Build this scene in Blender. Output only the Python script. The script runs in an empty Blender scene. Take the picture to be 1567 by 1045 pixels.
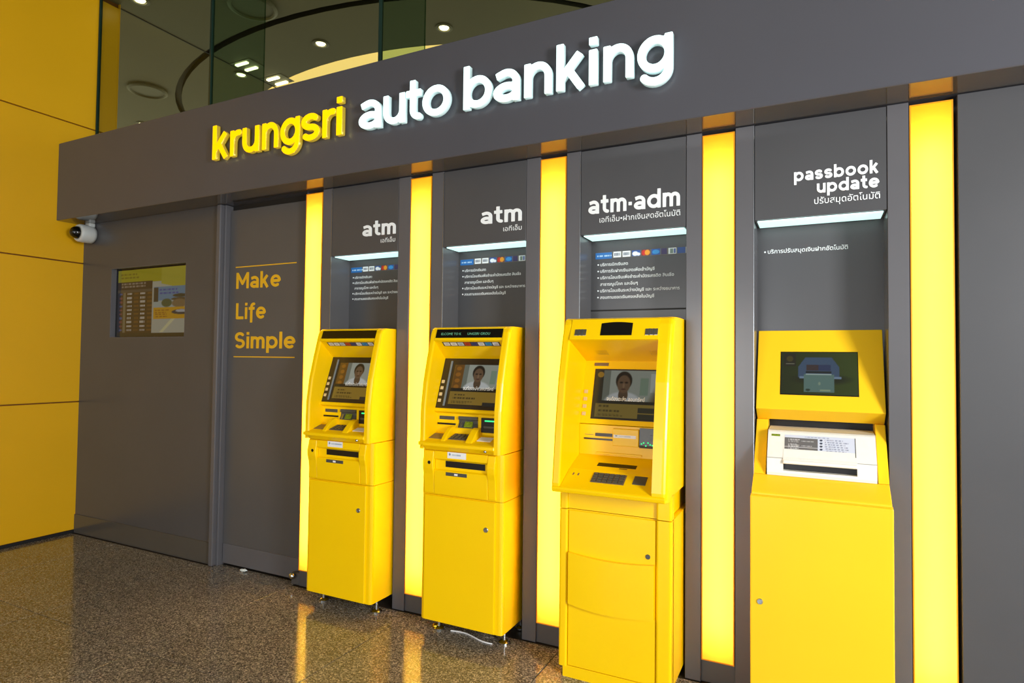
import bpy, bmesh, math, random
import numpy as np
from mathutils import Vector, Matrix
S = bpy.context.scene
COL = S.collection
random.seed(4)

# ------------------------------------------------------------------ camera, world, light, exposure
CAM_F, CAM_Z = 937.18, 1.45
cam = bpy.data.objects.new('camera', bpy.data.cameras.new('camera')); COL.objects.link(cam)
cam.data.sensor_fit = 'HORIZONTAL'; cam.data.sensor_width = 36.0
cam.data.lens = CAM_F * 36.0 / 1567.0
RT = Vector((0.89527775, 0.4453586, 0.01155235)); UP = Vector((0.00271889, -0.03139216, 0.99950345)); FW = Vector((-0.44550011, 0.89480179, 0.02931559))
cam.matrix_world = Matrix(((RT.x, UP.x, -FW.x, 0), (RT.y, UP.y, -FW.y, 0), (RT.z, UP.z, -FW.z, CAM_Z), (0, 0, 0, 1)))
cam.data.clip_start = 0.02
S.camera = cam
S.view_settings.view_transform = 'Standard'; S.view_settings.look = 'None'
S.view_settings.exposure = 0.12; S.view_settings.gamma = 1.0; S.view_settings.use_curve_mapping = False

W = bpy.data.worlds.new('overcast_daylight'); S.world = W; W.use_nodes = True
W.node_tree.nodes['Background'].inputs['Color'].default_value = (0.94, 0.97, 1.0, 1)
W.node_tree.nodes['Background'].inputs['Strength'].default_value = 1.1

def area(name, loc, target, sx, sy, power, col):
    d = bpy.data.lights.new(name, 'AREA'); d.shape = 'RECTANGLE'; d.size = sx; d.size_y = sy; d.energy = power; d.color = col
    o = bpy.data.objects.new(name, d); COL.objects.link(o); o.location = loc
    o.rotation_euler = (Vector(target) - Vector(loc)).to_track_quat('-Z', 'Y').to_euler()
    return o
area('entrance_daylight', (3.1, 0.1, 1.95), (0.0, 2.9, 1.3), 0.9, 1.3, 190, (0.98, 0.99, 1.0))
area('front_fill_light', (-1.7, -3.2, 1.2), (-1.7, 2.9, 0.7), 2.2, 1.8, 75, (0.98, 0.99, 1.0))  # added fill behind the camera, only to brighten the machine fronts

# ------------------------------------------------------------------ materials
def lin(c):
    return tuple(((v / 255.0) / 12.92 if v / 255.0 <= 0.04045 else ((v / 255.0 + 0.055) / 1.055) ** 2.4) for v in c)
M = {}
def mat(name, rgb=None, rough=0.5, metal=0.0, spec=0.5, emit=None, es=0.0, noise=0.0, nscale=40, coat=0.0, bump=0.0, bscale=200, linear=False):
    m = bpy.data.materials.new(name); m.use_nodes = True
    nt = m.node_tree; b = nt.nodes['Principled BSDF']
    c = rgb if linear else lin(rgb)
    b.inputs['Roughness'].default_value = rough; b.inputs['Metallic'].default_value = metal
    b.inputs['Specular IOR Level'].default_value = spec; b.inputs['Coat Weight'].default_value = coat; b.inputs['Coat Roughness'].default_value = 0.08
    b.inputs['Base Color'].default_value = (*c, 1)
    if noise or bump:
        tc = nt.nodes.new('ShaderNodeTexCoord')
    if noise:
        n = nt.nodes.new('ShaderNodeTexNoise'); n.inputs['Scale'].default_value = nscale; n.inputs['Detail'].default_value = 4
        r = nt.nodes.new('ShaderNodeValToRGB')
        r.color_ramp.elements[0].position = 0.3; r.color_ramp.elements[1].position = 0.7
        r.color_ramp.elements[0].color = (*[v * (1 - noise) for v in c], 1); r.color_ramp.elements[1].color = (*[min(1, v * (1 + noise)) for v in c], 1)
        nt.links.new(tc.outputs['Object'], n.inputs['Vector']); nt.links.new(n.outputs['Fac'], r.inputs['Fac']); nt.links.new(r.outputs['Color'], b.inputs['Base Color'])
    if bump:
        n2 = nt.nodes.new('ShaderNodeTexNoise'); n2.inputs['Scale'].default_value = bscale
        bp = nt.nodes.new('ShaderNodeBump'); bp.inputs['Strength'].default_value = bump; bp.inputs['Distance'].default_value = 0.001
        nt.links.new(tc.outputs['Object'], n2.inputs['Vector']); nt.links.new(n2.outputs['Fac'], bp.inputs['Height']); nt.links.new(bp.outputs['Normal'], b.inputs['Normal'])
    if emit is not None:
        b.inputs['Emission Color'].default_value = (*lin(emit), 1); b.inputs['Emission Strength'].default_value = es
    M[name] = m
    return m
GREY = (75, 75, 77)
mat('grey_laminate', GREY, 0.28, noise=0.04, nscale=3, bump=0.05, bscale=300)
mat('grey_trim', (92, 91, 94), 0.25, noise=0.03, nscale=5)
mat('grey_door', (84, 83, 83), 0.3, noise=0.04, nscale=3)
mat('grey_base', (78, 75, 70), 0.15, noise=0.04, nscale=3)
mat('soffit_gloss', (82, 78, 74), 0.07, spec=0.9, noise=0.03, nscale=2)
mat('fascia_paint', (80, 80, 86), 0.27, noise=0.03, nscale=2)
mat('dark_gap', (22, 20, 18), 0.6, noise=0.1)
mat('wall_yellow', (228, 172, 5), 0.38, noise=0.03, nscale=1.5)
mat('wall_joint', (120, 70, 6), 0.6, noise=0.05)
mat('atm_yellow', (255, 208, 2), 0.27, noise=0.015, nscale=4, spec=0.35)
mat('book_yellow', (253, 203, 30), 0.32, spec=0.35, noise=0.015, nscale=4)
mat('black_slot', (10, 10, 11), 0.35, noise=0.1)
mat('black_glass', (8, 9, 9), 0.05, noise=0.1, spec=0.6)
mat('bezel_brown', (50, 40, 28), 0.28, noise=0.05)
mat('plate_grey', (72, 74, 70), 0.35, noise=0.1)
mat('key_grey', (118, 96, 70), 0.35, noise=0.1)
mat('key_light', (214, 190, 140), 0.4, noise=0.05)
mat('silver', (170, 176, 180), 0.22, metal=0.9, noise=0.05)
mat('bar_grey', (112, 122, 128), 0.3, noise=0.05)
mat('chrome', (200, 204, 205), 0.1, metal=1.0, noise=0.02)
mat('brass', (200, 160, 40), 0.2, metal=1.0, noise=0.03)
mat('sticker_white', (236, 238, 240), 0.5, noise=0.02)
mat('printer_white', (232, 232, 224), 0.4, noise=0.02)
mat('printer_seam', (150, 148, 138), 0.5, noise=0.02)
mat('camera_white', (196, 200, 196), 0.35, noise=0.02)
mat('decal_white', (245, 250, 250), 0.5, noise=0.01)
mat('decal_yellow', (232, 180, 30), 0.45, noise=0.02)
mat('green_led', (30, 200, 110), 0.4, emit=(60, 255, 150), es=0.9, noise=0.01)
mat('led_text', (90, 150, 120), 0.4, emit=(120, 210, 170), es=0.25, noise=0.01)
mat('card_green', (120, 140, 30), 0.3, noise=0.5, nscale=120)
mat('niche_lamp', (220, 240, 240), 0.5, emit=(205, 250, 245), es=1.0, noise=0.01)
mat('letter_white', (235, 250, 250), 0.3, emit=(215, 250, 250), es=0.95, noise=0.01)
mat('letter_white_side', (225, 245, 245), 0.15, emit=(200, 240, 240), es=0.32, noise=0.01)
mat('letter_yellow', (255, 212, 0), 0.3, emit=(255, 200, 0), es=0.7, noise=0.01)
mat('letter_yellow_side', (235, 215, 120), 0.08, metal=0.75, emit=(255, 210, 30), es=0.3, noise=0.01)
mat('lamp_tube', (255, 255, 255), 0.5, emit=(255, 246, 214), es=10.0, noise=0.01)
mat('strip_frame', (226, 150, 10), 0.4, noise=0.02)
mat('ceiling_paint', (122, 116, 92), 0.6, noise=0.04, nscale=1.2)
mat('ceiling_groove', (16, 14, 8), 0.6, noise=0.1)
mat('cove_cream', (250, 225, 160), 0.6, emit=(255, 222, 150), es=0.9, noise=0.01)
mat('lamp_white', (255, 255, 245), 0.4, emit=(255, 250, 235), es=5.0, noise=0.01)
mat('disc_grey', (120, 116, 96), 0.5, noise=0.03)
mat('glass_edge', (28, 52, 46), 0.15, noise=0.05)
mat('paper', (225, 235, 232), 0.7, noise=0.03)

def granite():
    m = bpy.data.materials.new('granite'); m.use_nodes = True; nt = m.node_tree; b = nt.nodes['Principled BSDF']
    g = nt.nodes.new('ShaderNodeNewGeometry')
    v = nt.nodes.new('ShaderNodeTexVoronoi'); v.inputs['Scale'].default_value = 175
    n = nt.nodes.new('ShaderNodeTexNoise'); n.inputs['Scale'].default_value = 100; n.inputs['Detail'].default_value = 6; n.inputs['Roughness'].default_value = 0.75
    n3 = nt.nodes.new('ShaderNodeTexNoise'); n3.inputs['Scale'].default_value = 1.4; n3.inputs['Detail'].default_value = 3
    for x in (v, n, n3): nt.links.new(g.outputs['Position'], x.inputs['Vector'])
    sep = nt.nodes.new('ShaderNodeSeparateColor'); nt.links.new(v.outputs['Color'], sep.inputs['Color'])
    mx = nt.nodes.new('ShaderNodeMix'); mx.data_type = 'FLOAT'; mx.inputs[0].default_value = 0.62
    nt.links.new(sep.outputs[0], mx.inputs[2]); nt.links.new(n.outputs['Fac'], mx.inputs[3])
    r = nt.nodes.new('ShaderNodeValToRGB'); e = r.color_ramp.elements
    e[0].position = 0.22; e[0].color = (*lin((40, 36, 30)), 1); e[1].position = 0.74; e[1].color = (*lin((216, 206, 188)), 1)
    k = e.new(0.42); k.color = (*lin((96, 91, 83)), 1); k = e.new(0.6); k.color = (*lin((148, 142, 130)), 1)
    nt.links.new(mx.outputs[0], r.inputs['Fac'])
    m2 = nt.nodes.new('ShaderNodeMix'); m2.data_type = 'RGBA'; m2.blend_type = 'MULTIPLY'; m2.inputs[0].default_value = 0.5
    r3 = nt.nodes.new('ShaderNodeValToRGB'); r3.color_ramp.elements[0].color = (0.6, 0.56, 0.5, 1); r3.color_ramp.elements[1].color = (1, 1, 1, 1)
    r3.color_ramp.elements[0].position = 0.35; r3.color_ramp.elements[1].position = 0.65
    nt.links.new(n3.outputs['Fac'], r3.inputs['Fac']); nt.links.new(r.outputs['Color'], m2.inputs[6]); nt.links.new(r3.outputs['Color'], m2.inputs[7])
    nt.links.new(m2.outputs[2], b.inputs['Base Color'])
    b.inputs['Roughness'].default_value = 0.11; b.inputs['Specular IOR Level'].default_value = 0.6
    M['granite'] = m
granite()

def strip_diffuser():
    m = bpy.data.materials.new('strip_diffuser'); m.use_nodes = True; nt = m.node_tree
    nt.nodes.remove(nt.nodes['Principled BSDF'])
    t = nt.nodes.new('ShaderNodeBsdfTranslucent'); d = nt.nodes.new('ShaderNodeBsdfDiffuse'); mx = nt.nodes.new('ShaderNodeMixShader')
    t.inputs['Color'].default_value = (1.0, 0.80, 0.085, 1); d.inputs['Color'].default_value = (*lin((250, 200, 20)), 1)
    mx.inputs[0].default_value = 0.25
    nt.links.new(t.outputs[0], mx.inputs[1]); nt.links.new(d.outputs[0], mx.inputs[2])
    nt.links.new(mx.outputs[0], nt.nodes['Material Output'].inputs['Surface'])
    M['strip_diffuser'] = m
strip_diffuser()

def glass(name, tint, refl):
    m = bpy.data.materials.new(name); m.use_nodes = True; nt = m.node_tree
    nt.nodes.remove(nt.nodes['Principled BSDF'])
    t = nt.nodes.new('ShaderNodeBsdfTransparent'); t.inputs['Color'].default_value = (*tint, 1)
    g = nt.nodes.new('ShaderNodeBsdfGlossy'); g.inputs['Roughness'].default_value = 0.02; g.inputs['Color'].default_value = (0.8, 0.9, 0.8, 1)
    f = nt.nodes.new('ShaderNodeFresnel'); f.inputs['IOR'].default_value = refl
    mx = nt.nodes.new('ShaderNodeMixShader')
    nt.links.new(f.outputs[0], mx.inputs[0]); nt.links.new(t.outputs[0], mx.inputs[1]); nt.links.new(g.outputs[0], mx.inputs[2])
    nt.links.new(mx.outputs[0], nt.nodes['Material Output'].inputs['Surface'])
    M[name] = m
glass('pane_glass', (0.70, 0.70, 0.42), 1.25)
glass('fin_glass', (0.45, 0.62, 0.50), 1.2)

def attr_mat(name, emission, rough=0.12, base=0.4):
    m = bpy.data.materials.new(name); m.use_nodes = True; nt = m.node_tree; b = nt.nodes['Principled BSDF']
    a = nt.nodes.new('ShaderNodeAttribute'); a.attribute_name = 'Col'
    if base >= 1: nt.links.new(a.outputs['Color'], b.inputs['Base Color'])
    else:
        b.inputs['Base Color'].default_value = (0.012, 0.012, 0.011, 1)
    if emission:
        nt.links.new(a.outputs['Color'], b.inputs['Emission Color']); b.inputs['Emission Strength'].default_value = emission
    b.inputs['Roughness'].default_value = rough
    M[name] = m
attr_mat('screen_image', 0.55, 0.12)
attr_mat('dim_screen_image', 0.42, 0.12)
attr_mat('printed_image', 0.0, 0.4, 1)

# ------------------------------------------------------------------ mesh helpers
def obj(name, bm, m, parent=None, smooth=False, loc=None):
    me = bpy.data.meshes.new(name)
    if bm.__class__.__name__ == 'BMesh':
        bmesh.ops.recalc_face_normals(bm, faces=bm.faces)
        if smooth:
            for f in bm.faces: f.smooth = True
        bm.to_mesh(me); bm.free()
    else:
        me = bm; me.name = name
    if m: me.materials.clear(); me.materials.append(M[m])
    o = bpy.data.objects.new(name, me); COL.objects.link(o)
    if parent: o.parent = parent
    if loc: o.location = loc
    return o
def tag(o, label=None, cat=None, group=None, kind=None):
    if label: o['label'] = label
    if cat: o['category'] = cat
    if group: o['group'] = group
    if kind: o['kind'] = kind
    return o
def thing(name, loc, label, cat, group=None):
    o = bpy.data.objects.new(name, None); COL.objects.link(o); o.location = loc; o.empty_display_size = 0.1
    return tag(o, label, cat, group)
def structure(o, label, cat='wall'): return tag(o, label, cat, None, 'structure')
def bevel(bm, edges, off, seg=2):
    if off > 0: bmesh.ops.bevel(bm, geom=list(edges), offset=off, segments=seg, profile=0.5, affect='EDGES', clamp_overlap=True)
def box(x0, y0, z0, x1, y1, z1, bev=0.0, seg=2, bm=None, which=None):
    own = bm is None
    b = bmesh.new()
    vs = [b.verts.new(p) for p in ((x0, y0, z0), (x1, y0, z0), (x1, y1, z0), (x0, y1, z0), (x0, y0, z1), (x1, y0, z1), (x1, y1, z1), (x0, y1, z1))]
    for f in ((0, 3, 2, 1), (4, 5, 6, 7), (0, 1, 5, 4), (1, 2, 6, 5), (2, 3, 7, 6), (3, 0, 4, 7)): b.faces.new([vs[i] for i in f])
    es = b.edges if which is None else [e for e in b.edges if which(e)]
    bevel(b, es, bev, seg)
    return merge(bm, b) if not own else b
def merge(dst, src):
    if dst is None: return src
    t = bpy.data.meshes.new('tmp'); src.to_mesh(t); src.free(); dst.from_mesh(t); bpy.data.meshes.remove(t)
    return dst
def prof(pts, x0, x1, bev=0.0, seg=2, bm=None, which=None):
    """(y, z) outline pushed along x"""
    b = bmesh.new()
    a = [b.verts.new((x0, y, z)) for y, z in pts]; c = [b.verts.new((x1, y, z)) for y, z in pts]
    n = len(pts)
    b.faces.new(a); b.faces.new(c[::-1])
    for i in range(n): b.faces.new((a[i], c[i], c[(i + 1) % n], a[(i + 1) % n]))
    bmesh.ops.recalc_face_normals(b, faces=b.faces)
    es = b.edges if which is None else [e for e in b.edges if which(e)]
    bevel(b, es, bev, seg)
    return merge(bm, b) if bm is not None else b
def cyl(c, axis, r, h, seg=20, r2=None, bm=None):
    b = bmesh.new()
    mt = Matrix.Translation(Vector(c) + Vector(axis) * h / 2) @ Vector(axis).to_track_quat('Z', 'Y').to_matrix().to_4x4()
    bmesh.ops.create_cone(b, cap_ends=True, segments=seg, radius1=r, radius2=r if r2 is None else r2, depth=h, matrix=mt)
    return merge(bm, b) if bm is not None else b
def lathe(c, axis, rz, seg=24, bm=None):
    b = bmesh.new(); q = Vector(axis).to_track_quat('Z', 'Y')
    rings = []
    for r, h in rz:
        if r < 1e-5: rings.append([b.verts.new(Vector(c) + q @ Vector((0, 0, h)))])
        else: rings.append([b.verts.new(Vector(c) + q @ Vector((r * math.cos(2 * math.pi * i / seg), r * math.sin(2 * math.pi * i / seg), h))) for i in range(seg)])
    for A, B in zip(rings, rings[1:]):
        for i in range(seg):
            j = (i + 1) % seg
            if len(A) == 1: b.faces.new((A[0], B[j], B[i]))
            elif len(B) == 1: b.faces.new((A[i], A[j], B[0]))
            else: b.faces.new((A[i], A[j], B[j], B[i]))
    if len(rings[0]) > 1: b.faces.new(rings[0][::-1])
    if len(rings[-1]) > 1: b.faces.new(rings[-1])
    return merge(bm, b) if bm is not None else b
def tube(pts, r, seg=8):
    b = bmesh.new(); rings = []
    for i, p in enumerate(pts):
        p = Vector(p); d = (Vector(pts[min(i + 1, len(pts) - 1)]) - Vector(pts[max(i - 1, 0)])).normalized()
        s = d.cross(Vector((0, 0, 1))).normalized(); u = s.cross(d)
        rings.append([b.verts.new(p + s * r * math.cos(2 * math.pi * k / seg) + u * r * math.sin(2 * math.pi * k / seg)) for k in range(seg)])
    for A, B in zip(rings, rings[1:]):
        for k in range(seg): b.faces.new((A[k], A[(k + 1) % seg], B[(k + 1) % seg], B[k]))
    b.faces.new(rings[0][::-1]); b.faces.new(rings[-1])
    return b
def holed(X, Z, holes, y0, y1):
    """wall slab x-z with rectangular openings, built from the cells between them"""
    xs = sorted({X[0], X[1], *[v for h in holes for v in (h[0], h[1])]}); zs = sorted({Z[0], Z[1], *[v for h in holes for v in (h[2], h[3])]})
    b = bmesh.new()
    for i in range(len(xs) - 1):
        for j in range(len(zs) - 1):
            cx, cz = (xs[i] + xs[i + 1]) / 2, (zs[j] + zs[j + 1]) / 2
            if any(h[0] < cx < h[1] and h[2] < cz < h[3] for h in holes): continue
            box(xs[i], y0, zs[j], xs[i + 1], y1, zs[j + 1], bm=b)
    bmesh.ops.remove_doubles(b, verts=b.verts, dist=1e-5)
    seen = {}
    for f in b.faces: seen.setdefault(tuple(round(v, 4) for v in f.calc_center_median()), []).append(f)
    dele = [f for fs in seen.values() if len(fs) > 1 for f in fs]
    bmesh.ops.delete(b, geom=dele, context='FACES')
    return b
def slant(P1, P2, x0, x1, s0, s1, th, lift=0.0, bm=None, bev=0.0):
    """thin plate lying on the sloping plane P1->P2 (y, z), from s0 to s1 metres down the slope"""
    d = Vector((P2[0] - P1[0], P2[1] - P1[1])); d.normalize(); n = Vector((d.y, -d.x))
    if n.x > 0: n = -n
    def q(s, l): return (P1[0] + d.x * s + n.x * l, P1[1] + d.y * s + n.y * l)
    return prof([q(s0, lift), q(s0, lift + th), q(s1, lift + th), q(s1, lift)], x0, x1, bm=bm, bev=bev)

# painted flat panels (screens and print): a fine grid of coloured points
def paint(name, m, parent, corner, ux, uy, w, h, nx, ny, fn):
    U, V = np.meshgrid((np.arange(nx) + 0.5) / nx, (np.arange(ny) + 0.5) / ny)
    c = np.clip(fn(U, V), 0, 1)
    c = np.where(c <= 0.04045, c / 12.92, ((c + 0.055) / 1.055) ** 2.4)
    gu, gv = np.meshgrid(np.arange(nx) / (nx - 1.0), np.arange(ny) / (ny - 1.0))
    co = (np.array(corner)[None, None] + gu[..., None] * np.array(ux) * w + gv[..., None] * np.array(uy) * h).reshape(-1, 3)
    idx = np.arange(nx * ny).reshape(ny, nx)
    F = np.stack([idx[:-1, :-1], idx[:-1, 1:], idx[1:, 1:], idx[1:, :-1]], -1).reshape(-1, 4)
    me = bpy.data.meshes.new(name); me.from_pydata(co.tolist(), [], F.tolist())
    a = me.color_attributes.new('Col', 'FLOAT_COLOR', 'POINT')
    a.data.foreach_set('color', np.concatenate([c.reshape(-1, 3), np.ones((nx * ny, 1))], 1).ravel().astype(np.float32))
    return obj(name, me, m, parent)
def rgb(*c): return np.array(c, float) / 255.0
def put(img, mask, col): return img * (1 - mask[..., None]) + np.asarray(col) * mask[..., None]
def R(U, V, x0, y0, x1, y1): return ((U >= x0) & (U <= x1) & (V >= y0) & (V <= y1)).astype(float)
def E(U, V, cx, cy, rx, ry, s=0.15): return np.clip((1 - np.sqrt(((U - cx) / rx) ** 2 + ((V - cy) / ry) ** 2)) / s + 0.5, 0, 1)
RNG = np.random.RandomState(7)
def scribble(U, V, x0, y0, x1, y1, n, fill=0.55):
    """rows of unreadable small print"""
    m = np.zeros_like(U)
    for k in range(n):
        c = y0 + (y1 - y0) * (k + 0.5) / n; hh = (y1 - y0) / n * fill / 2; e = x1 - (x1 - x0) * RNG.rand() * 0.35
        m = np.maximum(m, R(U, V, x0, c - hh, e, c + hh) * (np.sin(U * 260 + k * 2.1) + np.sin(U * 113 + k) > -0.7))
    return m

# ------------------------------------------------------------------ rounded sign lettering: strokes -> outline -> solid letter
def arc(cx, cy, rx, ry, a0, a1, n=22):
    return [(cx + rx * math.cos(math.radians(a0 + (a1 - a0) * i / n)), cy + ry * math.sin(math.radians(a0 + (a1 - a0) * i / n))) for i in range(n + 1)]
def glyph(ch, w):
    h = w / 2.0
    def st(x, y0, y1): return [(x, y0), (x, y1)]
    A = 1.36
    def bowl(w_): return arc(w_ / 2, 0.5, w_ / 2 - h, 0.5 - h, 0, 360, 40)
    D = {
        'o': ([bowl(1.02)], 1.02),
        'i': ([st(h, 0, 1), st(h, 1.13, 1.13 + w)], w),
        'l': ([st(h, 0, A)], w),
        'n': ([st(h, 0, 1), [(h, 0.5)] + arc(0.44, 0.56, 0.44 - h, 0.44 - h, 180, 0) + [(0.88 - h, 0)]], 0.88),
        'u': ([st(0.88 - h, 0, 1), [(h, 1)] + arc(0.44, 0.44, 0.44 - h, 0.44 - h, 180, 360) + [(0.88 - h, 0.6)]], 0.88),
        'm': ([st(h, 0, 1), [(h, 0.5)] + arc(0.375, 0.625, 0.375 - h, 0.375 - h, 180, 0) + [(0.75 - h, 0)],
               [(0.75 - h, 0.5)] + arc(1.125 - w, 0.625, 0.375 - h, 0.375 - h, 180, 0) + [(1.5 - w - h, 0)]], 1.5 - w),
        'r': ([st(h, 0, 1), [(h, 0.45)] + arc(0.44, 0.55, 0.44 - h, 0.45 - h, 180, 72)], 0.58),
        'k': ([st(h, 0, A), [(h * 0.8, 0.30), (0.80 - h * 0.9, 1.0)], [(0.34, 0.60), (0.86 - h * 1.1, 0.0)]], 0.86),
        'b': ([st(h, 0, A), bowl(1.0)], 1.0),
        'd': ([st(1.0 - h, 0, A), bowl(1.0)], 1.0),
        'p': ([st(h, -0.36, 1), bowl(1.0)], 1.0),
        'g': ([bowl(0.98), [(0.98 - h, 1.0)] + [(0.98 - h, 0.10)] + arc(0.49, 0.10, 0.49 - h, 0.46 - h, 0, -148)], 0.98),
        'a': ([[(0.10, 0.80)] + arc(0.42, 0.60, 0.44 - h, 0.40 - h, 118, 0) + [(0.86 - h, 0)], arc(0.43, 0.30, 0.43 - h, 0.30 - h, 0, 360, 36)], 0.86),
        't': ([[(0.16 + h, 1.32), (0.16 + h, 0.36)] + arc(0.16 + h + 0.24, 0.36, 0.24, 0.36 - h, 180, 275), [(0, 1 - h), (0.60, 1 - h)]], 0.62),
        's': ([arc(0.40, 0.75 - h / 2, 0.40 - h, 0.25 - h / 2, 28, 262) + arc(0.41, 0.25 + h / 2, 0.41 - h, 0.25 - h / 2, 82, -150)], 0.82),
        'e': ([[(h, 0.5), (1.0 - h, 0.5)], arc(0.5, 0.5, 0.5 - h, 0.5 - h, 0, 312, 36)], 1.0),
        'f': ([[(0.16 + h, -0.30), (0.16 + h, 1.02)] + arc(0.16 + h + 0.24, 1.02, 0.24, A - 1.02 - h, 180, 80), [(0, 1 - h), (0.60, 1 - h)]], 0.62),
        'M': ([st(h, 0, A), st(1.3 - h, 0, A), [(h, A - h * 0.6), (0.65, 0.42), (1.3 - h, A - h * 0.6)]], 1.3),
        'L': ([[(h, A), (h, h), (0.8, h)]], 0.8),
        'S': ([arc(0.46, 1.02 - h / 2, 0.46 - h, 0.34 - h / 2, 28, 262) + arc(0.47, 0.34 + h / 2, 0.47 - h, 0.34 - h / 2, 82, -150)], 0.94),
        '.': ([[(0.02, 0.5), (0.02 + w, 0.5)]], w + 0.04),
    }
    return D[ch]
def contours(strokes, w, step=0.028):
    h = w / 2
    allp = [p for s in strokes for p in s]
    x0 = min(p[0] for p in allp) - h - 3 * step; x1 = max(p[0] for p in allp) + h + 3 * step
    y0 = min(p[1] for p in allp) - h - 3 * step; y1 = max(p[1] for p in allp) + h + 3 * step
    gx = np.arange(x0 + 0.00137, x1, step); gy = np.arange(y0 + 0.00113, y1, step)
    X, Y = np.meshgrid(gx, gy); D = np.full(X.shape, 9.0)
    for s in strokes:
        n = len(s) - 1
        closed = (Vector((*s[0], 0)) - Vector((*s[-1], 0))).length < 1e-4
        for i in range(n):
            (ax, ay), (bx, by) = s[i], s[i + 1]; L = math.hypot(bx - ax, by - ay)
            if L < 1e-9: continue
            ex, ey = (bx - ax) / L, (by - ay) / L
            t = (X - ax) * ex + (Y - ay) * ey; pr = np.abs(-(X - ax) * ey + (Y - ay) * ex)
            tc = np.clip(t, 0, L); d = np.hypot(pr, t - tc) - h
            if i == 0 and not closed: d = np.where(t < 0, np.maximum(pr - h, -t), np.maximum(d, -t))
            if i == n - 1 and not closed: d = np.where(t > L, np.maximum(pr - h, t - L), np.maximum(d, t - L))
            D = np.minimum(D, d)
    ny, nx = D.shape; seg = {}
    def pt(k):
        a, b = k; va, vb = D[a], D[b]; f = va / (va - vb)
        return (gx[a[1]] + (gx[b[1]] - gx[a[1]]) * f, gy[a[0]] + (gy[b[0]] - gy[a[0]]) * f)
    T = {1: [(3, 0)], 2: [(0, 1)], 3: [(3, 1)], 4: [(1, 2)], 5: [(3, 2), (1, 0)], 6: [(0, 2)], 7: [(3, 2)], 8: [(2, 3)], 9: [(2, 0)], 10: [(0, 3), (2, 1)], 11: [(2, 1)], 12: [(1, 3)], 13: [(1, 0)], 14: [(0, 3)]}
    I = (D < 0).astype(int); C = I[:-1, :-1] + 2 * I[:-1, 1:] + 4 * I[1:, 1:] + 8 * I[1:, :-1]
    for i, j in zip(*np.nonzero((C > 0) & (C < 15))):
        e = (((i, j), (i, j + 1)), ((i, j + 1), (i + 1, j + 1)), ((i + 1, j), (i + 1, j + 1)), ((i, j), (i + 1, j)))
        for a, b in T[C[i, j]]: seg[e[a]] = e[b]
    out = []
    while seg:
        k0 = next(iter(seg)); k = k0; loop = []
        while k in seg: loop.append(pt(k)); k = seg.pop(k)
        # thin out straight runs
        keep = True
        P = loop
        for tol in (0.0025, 0.004):
            Q = []; n = len(P); i = 0
            while i < n:
                Q.append(P[i]); a = P[i]; j = i + 1
                while j + 1 < n:
                    b = P[j + 1]; L = math.hypot(b[0] - a[0], b[1] - a[1])
                    if L > 0.5 or max(abs((b[0] - a[0]) * (a[1] - P[k2][1]) - (a[0] - P[k2][0]) * (b[1] - a[1])) / max(L, 1e-9) for k2 in range(i + 1, j + 1)) > tol: break
                    j += 1
                i = j
            P = Q
        if len(P) > 3: out.append(P)
    return out
CONT = {}
def letter_mesh(name, ch, w, sx, sz, depth, bev):
    """letter solid in the x-z plane, front at y=0 facing -y, base line at z=0"""
    if (ch, w) not in CONT: CONT[(ch, w)] = contours(glyph(ch, w)[0], w)
    cu = bpy.data.curves.new('tmp', 'CURVE'); cu.dimensions = '2D'; cu.fill_mode = 'BOTH'
    for c in CONT[(ch, w)]:
        sp = cu.splines.new('POLY'); sp.points.add(len(c) - 1); sp.use_cyclic_u = True
        sp.points.foreach_set('co', [v for p in c for v in (p[0] * sx, p[1] * sz, 0, 1)])
    cu.extrude = max(depth / 2 - bev, 0.0); cu.bevel_depth = bev; cu.bevel_resolution = 0; cu.offset = -bev
    return curve_mesh(name, cu, Matrix(((1, 0, 0, 0), (0, 0, -1, depth / 2), (0, 1, 0, 0), (0, 0, 0, 1))))
def curve_mesh(name, cu, mx):
    o = bpy.data.objects.new('tmp', cu); COL.objects.link(o)
    dg = bpy.context.evaluated_depsgraph_get()
    me = bpy.data.meshes.new_from_object(o.evaluated_get(dg)); me.name = name; me.transform(mx)
    bpy.data.objects.remove(o); bpy.data.curves.remove(cu)
    return me
def word(name, text, parent, m, x0, x1, base, xh, y, w=0.25, gap=0.13, depth=0.002):
    """flat word fitted between x0 and x1, one mesh"""
    adv = []; x = 0
    for ch in text:
        if ch == ' ': x += 0.4; continue
        adv.append((ch, x)); x += glyph(ch, w)[1] + gap
    tot = x - gap; s = (x1 - x0) / tot
    b = bmesh.new()
    for ch, a in adv:
        me = letter_mesh('tmp', ch, w, s, xh, depth, 0.0); me.transform(Matrix.Translation((x0 + a * s, y - depth, base)))
        b.from_mesh(me); bpy.data.meshes.remove(me)
    return obj(name, b, m, parent)
def text(name, body, parent, m, x0, base, size, y, width=None, bold=0.0, mx=None, right=None):
    cu = bpy.data.curves.new('tmp', 'FONT'); cu.body = body; cu.size = 1.0; cu.offset = bold; cu.resolution_u = 3
    me = curve_mesh(name, cu, Matrix(((1, 0, 0, 0), (0, 0, -1, 0), (0, 1, 0, 0), (0, 0, 0, 1))))
    xs = [v.co.x for v in me.vertices] or [0, 1]
    lo, hi = min(xs), max(xs); sx = size if width is None else width / max(hi - lo, 1e-6)
    me.transform(Matrix.Diagonal((sx, 1, size, 1)) @ Matrix.Translation((-lo, 0, 0)))
    if right is not None: x0 = right - (hi - lo) * sx
    me.transform((mx if mx else Matrix.Identity(4)) @ Matrix.Translation((x0, y, base)))
    return obj(name, me, m, parent)

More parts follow.
